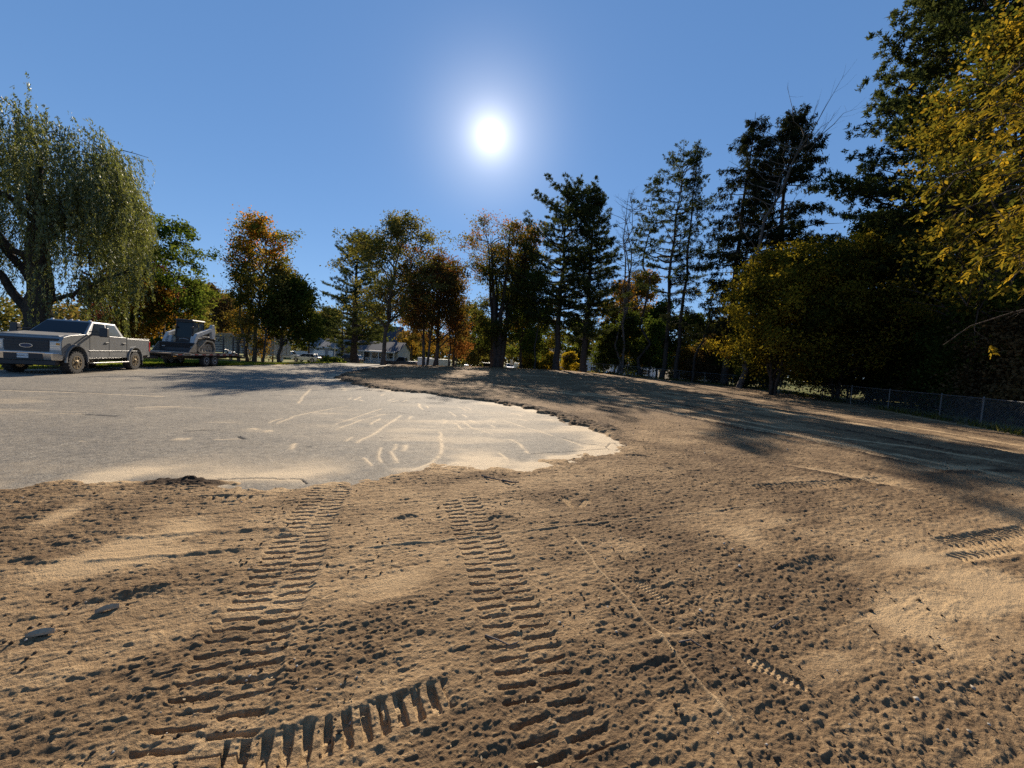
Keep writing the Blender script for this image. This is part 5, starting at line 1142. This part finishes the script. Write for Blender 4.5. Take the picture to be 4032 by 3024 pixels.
def house_porch():
    y = 82; xL = place(1213, y)[0]; z = float(H(xL, y)); T = empty('house', (xL, y, z), math.radians(-3), 'low house with a blue grey garage and a long white posted porch across the street', 'house')
    s = y / FPX; W = lambda u: (u - 1213) * s
    g1, h1 = W(1338), W(1565)
    b = MB().box(0, g1, 0, 8, -.2, 2.85); siding(b, 0, g1, 0, 0, 2.85); b.build('garage_wall', SIDG, T)
    o, g = gable_roof(T, 0, g1, 0, 8, 2.87, 4.6, ROOFG); g.build('gable', SIDG, T)
    MB().box(.0, g1, -.42, -.30, 2.62, 2.80).build('fascia', TRIM, T); MB().box(-.02, .10, -.03, .0, 0, 2.8).build('corner_board', TRIM, T)
    gd = MB().box(1.15, 3.55, -.05, .0, 0, 2.05)
    for k in range(4): gd.box(1.17, 3.53, -.062, -.05, .05 + k * .5, .47 + k * .5)
    gd.build('garage_door', WHITE, T); MB().box(1.0, 1.15, -.07, 0, 0, 2.2).box(3.55, 3.7, -.07, 0, 0, 2.2).box(1.0, 3.7, -.07, 0, 2.05, 2.2).build('garage_door_frame', TRIM, T)
    d_ = MB().box(4.45, 5.35, -.05, 0, 0, 2.05).build('entry_door', WHITE, T); MB().box(4.37, 4.45, -.07, 0, 0, 2.13).box(5.35, 5.43, -.07, 0, 0, 2.13).box(4.37, 5.43, -.07, 0, 2.05, 2.13).build('door_frame', TRIM, T)
    b = MB().box(g1, h1, 1.0, 9, -.2, 2.9); siding(b, g1, h1, 1.0, 0, 2.9); b.build('house_wall', SIDW, T)
    o, g = gable_roof(T, g1, h1, 1.0, 9, 2.92, 4.7, ROOFD); g.build('gable', SIDW, T)
    window_(T, W(1352), W(1352) + .75, .95, 2.35, 1.0)
    px0 = W(1415)
    pr = MB(); pr.hull8([(px0 - .2, -1.3, 2.45), (h1 + .2, -1.3, 2.45), (h1 + .2, 1.0, 2.78), (px0 - .2, 1.0, 2.78)], [(px0 - .2, -1.3, 2.57), (h1 + .2, -1.3, 2.57), (h1 + .2, 1.0, 2.90), (px0 - .2, 1.0, 2.90)]); pr.build('porch_roof', ROOFD, T)
    MB().box(px0 - .2, h1 + .2, -1.36, -1.30, 2.40, 2.60).build('porch_fascia', TRIM, T)
    MB().box(px0 - .2, h1, -1.25, 1.0, .0, .35).build('porch_floor', CONC, T)
    for k in range(6):
        xx = px0 + k * (h1 - px0 - .1) / 5; MB().box(xx - .06, xx + .06, -1.2, -1.08, .35, 2.42).build('porch_post', TRIM, T)
    rl = MB().box(px0 + 2, h1, -1.17, -1.11, 1.12, 1.18).box(px0 + 2, h1, -1.17, -1.11, .48, .53)
    for xx in np.arange(px0 + 2.1, h1, .16): rl.box(xx - .02, xx + .02, -1.155, -1.125, .53, 1.12)
    rl.build('porch_rail', TRIM, T)
    MB().box(px0 + .8, px0 + 1.7, .94, 1.0, .36, 2.38).build('front_door', BLACKM, T)
    for xx in (px0 + 2.6, px0 + 3.7, px0 + 6.2): window_(T, xx, xx + .8, 1.05, 2.25, 1.0)
house_porch()
def house_simple(label, u0, u1, y, vt_e, vt_r, wall, roof, wins, depth=8, door=None, rot=0.):
    xL, zL, he = place(u0, y, vt_e); hr = place((u0 + u1) / 2, y + depth / 2, vt_r)[2]; wd = (u1 - u0) / FPX * y
    T = empty('house', (xL, y, zL), math.radians(rot), label, 'house')
    b = MB().box(0, wd, 0, depth, -.3, he); siding(b, 0, wd, 0, 0, he, .22); b.build('wall', wall, T)
    o, g = gable_roof(T, 0, wd, 0, depth, he + .02, max(hr, he + 1.0), roof); g.build('gable', wall, T)
    for f, w_ in wins: window_(T, wd * f, wd * f + w_, .85, 1.95, 0, True)
    if door is not None:
        MB().box(wd * door, wd * door + .9, -.05, 0, .15, 2.1).build('front_door', BLACKM, T)
    MB().box(-.3, wd + .3, -.50, -.36, he - .18, he - .02).build('fascia', TRIM, T)
    return T
house_simple('long white house with black shutters behind the minivan', 2165, 2360, 96, 1402, 1380, SIDWH, ROOFG, [(.30, 1.3), (.50, .9), (.85, 1.6)], rot=-3)
house_simple('second white house with dark windows glimpsed through the fence shrubs', 2400, 2600, 92, 1408, 1372, SIDWH, ROOFG, [(.2, 1.0), (.38, .9), (.62, 1.2)], rot=-3)
house_simple('tan building with a pale metal roof seen below the great spruces', 2632, 2800, 74, 1449, 1408, TAN, ROOFM, [(.30, .9), (.68, 1.1)], 7, .12, -4)
house_simple('far house with a dark navy roof behind the broad white pine', 1440, 1560, 110, 1345, 1285, SIDG, ROOFD, [(.3, 1.0)], 9)

# ------------------------------------------------------------------ fences, posts, boxes, wires
def chain_fence():
    x0, y0 = FENCE[0]; T = empty('chain_link_fence', (x0, y0, 0), 0, 'grey chain link fence with a top rail along the dirt under the trees', 'fence')
    GALV = mat('galvanised', (.13, .13, .13), .5, .5); pts = []
    for (ax, ay), (bx, by) in zip(FENCE[:-1], FENCE[1:]):
        l = math.hypot(bx - ax, by - ay); n = max(1, round(l / 3.0)); pts += [(ax + (bx - ax) * i / n, ay + (by - ay) * i / n) for i in range(n)]
    pts.append(FENCE[-1]); P = [Vector((px_ - x0, py_ - y0, float(H(px_, py_)))) for px_, py_ in pts]
    Z = Vector((0, 0, 1)); r = MB(); 
    for p in P: MB().tube([p - Z * .2, p + Z * 1.24], .028, 7).tube([p + Z * 1.24, p + Z * 1.28], .035, 7, .01).build('post', GALV, T, smooth=True)
    r.tube([p + Z * 1.20 for p in P], .021, 6); r.build('top_rail', GALV, T, smooth=True)
    V, Q = [], []
    for a, b in zip(P[:-1], P[1:]):
        l = (b - a).length; n = int(l / .085); d = (b - a) / n
        for k in range(-14, n):
            for s in (1, -1):
                k0, k1 = (k, k + 14) if s > 0 else (k + 14, k)
                f0, f1 = k0 / n, k1 / n; z0, z1 = .04, 1.19
                def cl(fa, za, fb, zb):
                    if fa < 0: za = za + (zb - za) * (0 - fa) / (fb - fa); fa = 0
                    if fa > 1: za = za + (zb - za) * (1 - fa) / (fb - fa); fa = 1
                    return fa, za
                if max(f0, f1) <= 0 or min(f0, f1) >= 1: continue
                A = cl(f0, z0, f1, z1); B = cl(f1, z1, f0, z0)
                pa = a + (b - a) * A[0] + Z * A[1]; pb = a + (b - a) * B[0] + Z * B[1]; w_ = d.normalized() * .0025; nn = d.cross(Z).normalized() * .0025 * s
                o = len(V); V += [pa - w_ + nn, pa + w_ + nn, pb + w_ + nn, pb - w_ + nn, pa - nn * 1.5, pb - nn * 1.5]; Q += [(o, o + 1, o + 2, o + 3), (o + 1, o + 4, o + 5, o + 2), (o + 4, o, o + 3, o + 5)]
    quads('wire_mesh', np.array([tuple(v) for v in V]), np.array(Q), GALV, T)
chain_fence()
def vinyl_fence():
    y = 84; a = place(1085, y); b = place(1213, y); T = empty('vinyl_fence', (a[0], y, a[1]), math.atan2(0, b[0] - a[0]), 'white board fence between the parked cars and the grey garage', 'fence')
    l = b[0] - a[0]; n = 4
    for i in range(n + 1): MB().box(l * i / n - .07, l * i / n + .07, -.07, .07, 0, 1.75).build('post', TRIM, T)
    bb = MB()
    for xx in np.arange(.1, l - .1, .16): bb.box(xx, xx + .15, -.02, .02, .08, 1.6)
    bb.box(0, l, -.035, .035, 1.6, 1.68).box(0, l, -.035, .035, .1, .2); bb.build('board_panel', TRIM, T)
vinyl_fence()
def flagpole():
    x_, z_, h_ = place(1317, 60, 1333); T = empty('light_pole', (x_, 60, z_), 0, 'thin white pole with a round cap in front of the grey garage', 'pole')
    MB().tube([(0, 0, -.2), (0, 0, h_ - .1)], .06, 8, .045).build('pole', WHITE, T, smooth=True)
    MB().lathe([(.03, -.14), (.11, -.06), (.12, .02), (.05, .10), (.01, .12)], 0, 0, h_, 12, 'z').build('cap', WHITE, T, smooth=True)
flagpole()
def mailbox(label, u, y, white=True, arm=0):
    x_, z_ = place(u, y); T = empty('mailbox', (x_, y, z_), 0, label, 'mailbox', 'mailboxes by the slim trees')
    MB().box(-.05, .05, -.05, .05, -.2, 1.0).build('post', BLACKM if not white else WOODD, T)
    b = MB(); pr = [(-.16, 1.0), (.16, 1.0), (.16, 1.18)] + arch(0, 1.18, .16, 0, 180, 8) + [(-.16, 1.18)]
    pr = [p for i, p in enumerate(pr) if i == 0 or p != pr[i - 1]]
    b.prism(pr, -.28, .28).build('box', WHITE if white else BLACKM, T)
    MB().box(.165, .175, -.20, -.16, 1.10, 1.32).build('flag', REDL, T)
mailbox('black mailbox at the left of the slim tree clump', 905, 42, False); mailbox('white mailbox just below the black one left of the slim trees', 912, 40, True)
def signbox():
    x_, z_ = place(1102, 47); T = empty('notice_box', (x_, 47, z_), 0, 'white box sign on two dark legs beside the dense dark green tree', 'sign')
    for xx in (-.19, .19): MB().box(xx - .06, xx + .06, -.05, .05, -.1, .42).build('leg', BLACKM, T)
    MB().box(-.34, .34, -.12, .12, .42, .92).build('panel', WHITE, T, bevel=.02)
    MB().box(-.37, .37, -.14, .14, .92, .96).build('cap', STEEL, T)
signbox()
def road_sign():
    x_, z_, h_ = place(2012, 70, 1418); T = empty('road_sign', (x_, 70, z_), math.radians(4), 'small white road sign on a post right of the big vase maple', 'sign')
    MB().tube([(0, 0, -.2), (0, 0, h_)], .03, 6).build('post', STEEL, T)
    MB().box(-.32, .32, -.035, -.02, h_ - .85, h_).build('panel', WHITE, T, bevel=.004)
road_sign()
def small_trailer(label, u, y, mt, L_=3.4, hd=0, ht=1.5):
    x_, z_ = place(u, y); T = empty('utility_trailer', (x_, y, z_), hd, label, 'trailer')
    MB().box(-L_ / 2, L_ / 2, -.8, .8, .55, .55 + ht).build('box', mt, T, bevel=.04); MB().box(-L_ / 2, L_ / 2, -.78, .78, .46, .55).build('frame', BLACKM, T)
    MB().box(L_ / 2, L_ / 2 + 1.0, -.05, .05, .46, .54).build('tongue', BLACKM, T); MB().box(L_ / 2 + .8, L_ / 2 + .86, -.03, .03, 0, .5).build('jack', STEEL, T)
    for s in (1, -1): wheel(T, 0, s * .9, .33, .2, s, STEEL, 0, .55)
small_trailer('pale enclosed utility trailer behind the red brown trees', 1728, 64, SILVER, 3.6, math.radians(4), 1.2)
small_trailer('white utility trailer behind the forking red brown tree', 1672, 66, WHITE, 2.2, math.radians(182), 1.4)
small_trailer('small white cargo trailer by the street right of the road sign', 2050, 84, WHITE, 3.0, math.radians(3), 1.3)
for i, (u, mt, lb) in enumerate(((1262, BLACKM, 'black wheeled rubbish bin beside the grey garage'), (1276, mat('bin_brown', (.10, .075, .06), .7), 'brown wheeled rubbish bin beside the grey garage door'))):
    x_, z_ = place(u, 79); T = empty('rubbish_bin', (x_, 79, z_), 0, lb, 'bin', 'bins by the garage')
    MB().hull8([(-.24, -.26, .08), (.24, -.26, .08), (.24, .26, .08), (-.24, .26, .08)], [(-.3, -.34, 1.0), (.3, -.34, 1.0), (.3, .34, 1.0), (-.3, .34, 1.0)]).build('bin_body', mt, T, bevel=.03)
    MB().box(-.32, .32, -.38, .36, 1.0, 1.07).build('lid', mt, T, bevel=.02)
    for s in (1, -1): MB().lathe([(.12, -.03), (.12, .03), (.02, .03)], s * .22, .26, .12, 12).build('wheel', TYRE, T)
# power lines between two poles of the street
def utility_pole(label, x_, y):
    z_ = float(H(x_, y)); T = empty('utility_pole', (x_, y, z_), 0, label, 'pole', 'utility poles of the street')
    MB().tube([(0, 0, -.3), (0, 0, 7.4)], .15, 10, .11).build('pole', WOODD, T, smooth=True); MB().box(-.9, .9, -.06, .06, 6.9, 7.02).build('crossarm', WOODD, T)
    return Vector((x_, y, z_))
pa = utility_pole('utility pole behind the dark trees left of the semi trailer', place(560, 84)[0], 84); pb = utility_pole('utility pole hidden among the trunks by the red brown trees', place(1795, 79)[0], 79)
for k, zz in enumerate((6.0, 6.6, 7.1)):
    P = [pa.lerp(pb, t) + Vector((0, 0, zz - 4 * .45 * t * (1 - t))) for t in np.linspace(0, 1, 24)]
    tag(MB().tube(P, .022, 5).build('power_line', BLACKM), ['lowest of the three power lines across the street', 'middle of the three power lines across the street', 'highest of the three power lines across the street'][k], 'power line', 'power lines of the street')

# ------------------------------------------------------------------ small things on the ground
def zdirt(px_, py_):
    i = np.argmin((DX - px_) ** 2 + (DY - py_) ** 2); return DZ[i]
def stones():
    R_ = np.random.default_rng(3); n = 5200
    r = 1.2 * np.exp(R_.random(n) * math.log(14)); a = np.radians(R_.uniform(-58, 58, n)); px_, py_ = r * np.sin(a), r * np.cos(a)
    k = (sdist(LOT, px_, py_) > .1) & (fbm(px_, py_, .8, 2, 3) > .46); px_, py_ = px_[k], py_[k]
    # height from the soil grid by a coarse hash of nearest points
    idx = {}
    key = lambda x_, y_: (int(x_ / .05), int(y_ / .05))
    near = np.where((np.hypot(DX, DY) < 19) & (DY > 0))[0]
    kx = (DX[near] / .05).astype(int); ky = (DY[near] / .05).astype(int)
    for i, a_, b_ in zip(near.tolist(), kx.tolist(), ky.tolist()): idx[(a_, b_)] = i
    base = np.array([(1, 0, 0), (0, 1, 0), (-1, 0, 0), (0, -1, 0), (0, 0, .8), (0, 0, -.8)], float); F = [(0, 1, 4), (1, 2, 4), (2, 3, 4), (3, 0, 4), (1, 0, 5), (2, 1, 5), (3, 2, 5), (0, 3, 5)]
    V, Q, TN = [], [], []
    for x_, y_ in zip(px_, py_):
        i = idx.get(key(x_, y_))
        if i is None: continue
        s = .004 + .010 * R_.random() ** 3 + .0012 * math.hypot(x_, y_) * .5; M_ = np.array(Matrix.Rotation(R_.uniform(0, 6.28), 3, 'Z') @ Matrix.Rotation(R_.uniform(-.6, .6), 3, 'X'))
        v = (base * R_.uniform(.6, 1.3, (6, 1))) @ M_.T * s + np.array([x_, y_, DZ[i] + s * .35]); o = len(V) * 6; V.append(v); Q += [(a_ + o, b_ + o, c_ + o) for a_, b_, c_ in F]; TN += [float(R_.random() < .12) * .7 + R_.random() * .3] * 8
    M = leafmat('clods', [(.055, .040, .028), (.15, .11, .07), (.40, .37, .32)], .0)
    tag(quads('loose_clods', np.concatenate(V), np.array(Q), M, fattr={'tone': np.array(TN)}), kind='stuff', label='small clods and pebbles scattered over the dirt', cat='clods')
    # wood chips and dry leaf scraps
    n = 900; r = 1.3 * np.exp(R_.random(n) * math.log(20)); a = np.radians(R_.uniform(-58, 58, n)); C, A_, B_, S_ = [], [], [], []
    for x_, y_ in zip(r * np.sin(a), r * np.cos(a)):
        i = idx.get(key(x_, y_))
        if i is None: continue
        d_ = R_.uniform(0, 6.28); C.append((x_, y_, DZ[i] + .006)); A_.append((math.cos(d_), math.sin(d_), R_.normal() * .25)); B_.append((-math.sin(d_), math.cos(d_), R_.normal() * .4)); S_.append(R_.uniform(.010, .024) + .0012 * math.hypot(x_, y_))
    C, A_, B_, S_ = map(np.array, (C, A_, B_, S_))
    tag(quads('leaf_litter', *leafquads(C, unit(A_), unit(B_), S_, S_ * .4), leafmat('scraps', [(.10, .065, .035), (.22, .16, .09), (.40, .32, .21)], .1), fattr={'tone': R_.random(len(C))}), kind='stuff', label='dry leaf scraps and wood chips strewn over the dirt', cat='litter')
stones()
BARKP = mat('bark_piece', (.34, .25, .16), .9, noise=(20, .3), bump=(40, .01))
def stick(label, pts, r, name='twig', m_=None):
    P = [Vector((*hit(u * DSP, v * DSP), 0)) for u, v in pts]; P = [Vector((p.x, p.y, zdirt(p.x, p.y) + r * 1.1 + .012 * math.sin(i * 2.1))) for i, p in enumerate(P)]
    o = P[0].copy(); ob = MB().tube([p - o for p in P], r, 5, r * .5).build(name, m_ or BARK2, None, smooth=True); ob.location = o; return tag(ob, label, 'twig')
stick('thin curved twig lying across the right track print', ((1048, 1383), (1075, 1397), (1100, 1400), (1120, 1396)), .006)
stick('bent pale twig right of the right track print', ((1465, 1402), (1490, 1400), (1515, 1410), (1540, 1420)), .006)
stick('thin pale twig on the dirt at the lower right', ((1668, 1365), (1690, 1352), (1705, 1350)), .005)
stick('short dark twig in front of the cord line', ((1085, 1045), (1105, 1052), (1120, 1048)), .014)
stick('dark twig on the dirt just beyond the two boot prints', ((1040, 1035), (1060, 1042), (1100, 1046)), .012)
def chip(label, u, v, l, w_, yaw):
    p = hit(u * DSP, v * DSP); z_ = zdirt(*p); b = MB(); n = 7; up, dn = [], []
    R_ = np.random.default_rng(int(u))
    for i in range(n):
        t = i / (n - 1) - .5; ww = w_ * math.sqrt(max(.05, 1 - (2 * t) ** 2)) * R_.uniform(.8, 1.1); zz = .012 * (1 - (2 * t) ** 2) + .010
        up += [(t * l, -ww / 2, zz), (t * l, 0, zz + .014), (t * l, ww / 2, zz)]; dn += [(t * l, -ww / 2, zz - .012), (t * l, 0, zz + .002), (t * l, ww / 2, zz - .012)]
    F = []
    for i in range(n - 1):
        for j in range(2): F += [(i * 3 + j, i * 3 + j + 1, i * 3 + j + 4, i * 3 + j + 3), (21 + i * 3 + j + 3, 21 + i * 3 + j + 4, 21 + i * 3 + j + 1, 21 + i * 3 + j)]
        for j in (0, 2): F.append((i * 3 + j, i * 3 + j + 3, 21 + i * 3 + j + 3, 21 + i * 3 + j))
    F += [(0, 1, 22, 21), (1, 2, 23, 22), (18, 19, 40, 39), (19, 20, 41, 40)]
    o = b.add(up + dn, F).build('bark_chip', BARKP, None); o.location = (p[0], p[1], z_); o.rotation_euler = (R_.uniform(-.15, .15), R_.uniform(-.2, .1), yaw); tag(o, label, 'bark chip', 'bark chips left of the track prints')
chip('pale curled bark chip near the left edge above the clods', 88, 1385, .12, .04, .3); chip('pale bark chip beside the dark soil bank at the left', 232, 1330, .10, .03, .7)

# grass of the verge behind the truck and around the tree feet
def grass():
    R_ = np.random.default_rng(4); n = 90000
    t = R_.random(n) ; py_ = 10 + 34 * t; px_ = -20.2 - R_.random(n) ** 1.5 * 9.5
    k = (sdist(LOT, px_, py_) > -.05); px_, py_ = px_[k], py_[k]; n = len(px_)
    C = np.stack([px_, py_, H(px_, py_) + .06 + R_.random(n) * .03], 1); A = unit(np.stack([R_.normal(size=n) * .5, R_.normal(size=n) * .5, np.ones(n)], 1)); B = unit(np.cross(A, R_.normal(size=(n, 3)))); s = R_.uniform(.09, .20, n)
    M = leafmat('grass_blade', [(.07, .10, .015), (.13, .17, .03), (.20, .22, .05), (.26, .21, .08)], .45)
    tn = np.clip(.25 + .9 * (fbm(px_, py_, 2.0, 3, 6) - .35) + R_.normal(size=n) * .12, 0, 1)
    tag(quads('grass', *leafquads(C, A, B, s, s * .16), M, fattr={'tone': tn}), kind='stuff', label='short sunlit grass on the verge behind the pickup and trailer', cat='grass')
    # fallen leaves on the lawn under the trees
    n = 9000; px_ = R_.uniform(-34, -19, n); py_ = R_.uniform(26, 50, n); k = sdist(LOT, px_, py_) > .1
    px2 = R_.uniform(-14, 24, 9000); py2 = R_.uniform(42, 60, 9000); px_ = np.concatenate([px_[k], px2]); py_ = np.concatenate([py_[k], py2]); n = len(px_)
    C = np.stack([px_, py_, H(px_, py_) + .05], 1); d_ = R_.uniform(0, 6.28, n); A = unit(np.stack([np.cos(d_), np.sin(d_), R_.normal(size=n) * .3], 1)); B = unit(np.cross(A, np.array([0, 0, 1.0]) + R_.normal(size=(n, 3)) * .3)); s = R_.uniform(.08, .16, n)
    tag(quads('fallen_leaves', *leafquads(C, A, B, s, s * .7), LM_['rust'], fattr={'tone': R_.random(n)}), kind='stuff', label='brown fallen leaves under the trees', cat='leaves')
grass()
def weeds():
    R_ = np.random.default_rng(14); C = []
    for (ax, ay), (bx, by) in zip(FENCE[:-1], FENCE[1:]):
        n = int(math.hypot(bx - ax, by - ay) * 260); t = R_.random(n); dx, dy = bx - ax, by - ay; l = math.hypot(dx, dy); o = R_.normal(size=n) * .28 + .25
        C.append(np.stack([ax + dx * t + dy / l * o, ay + dy * t - dx / l * o], 1))
    P = np.concatenate(C); k = fbm(P[:, 0], P[:, 1], 1.2, 2, 3) > .42; P = P[k]; n = len(P); s = R_.uniform(.10, .42, n)
    C = np.stack([P[:, 0], P[:, 1], H(P[:, 0], P[:, 1]) + s * .4], 1); A = unit(np.stack([R_.normal(size=n) * .4, R_.normal(size=n) * .4, np.ones(n)], 1)); B = unit(np.cross(A, R_.normal(size=(n, 3))))
    tag(quads('weeds', *leafquads(C, A, B, s, s * .13), leafmat('weed_blade', [(.05, .06, .015), (.10, .11, .03), (.20, .16, .07)], .4), fattr={'tone': R_.random(n)}), kind='stuff', label='tall weeds and dry grass along the foot of the chain link fence', cat='weeds')
weeds()
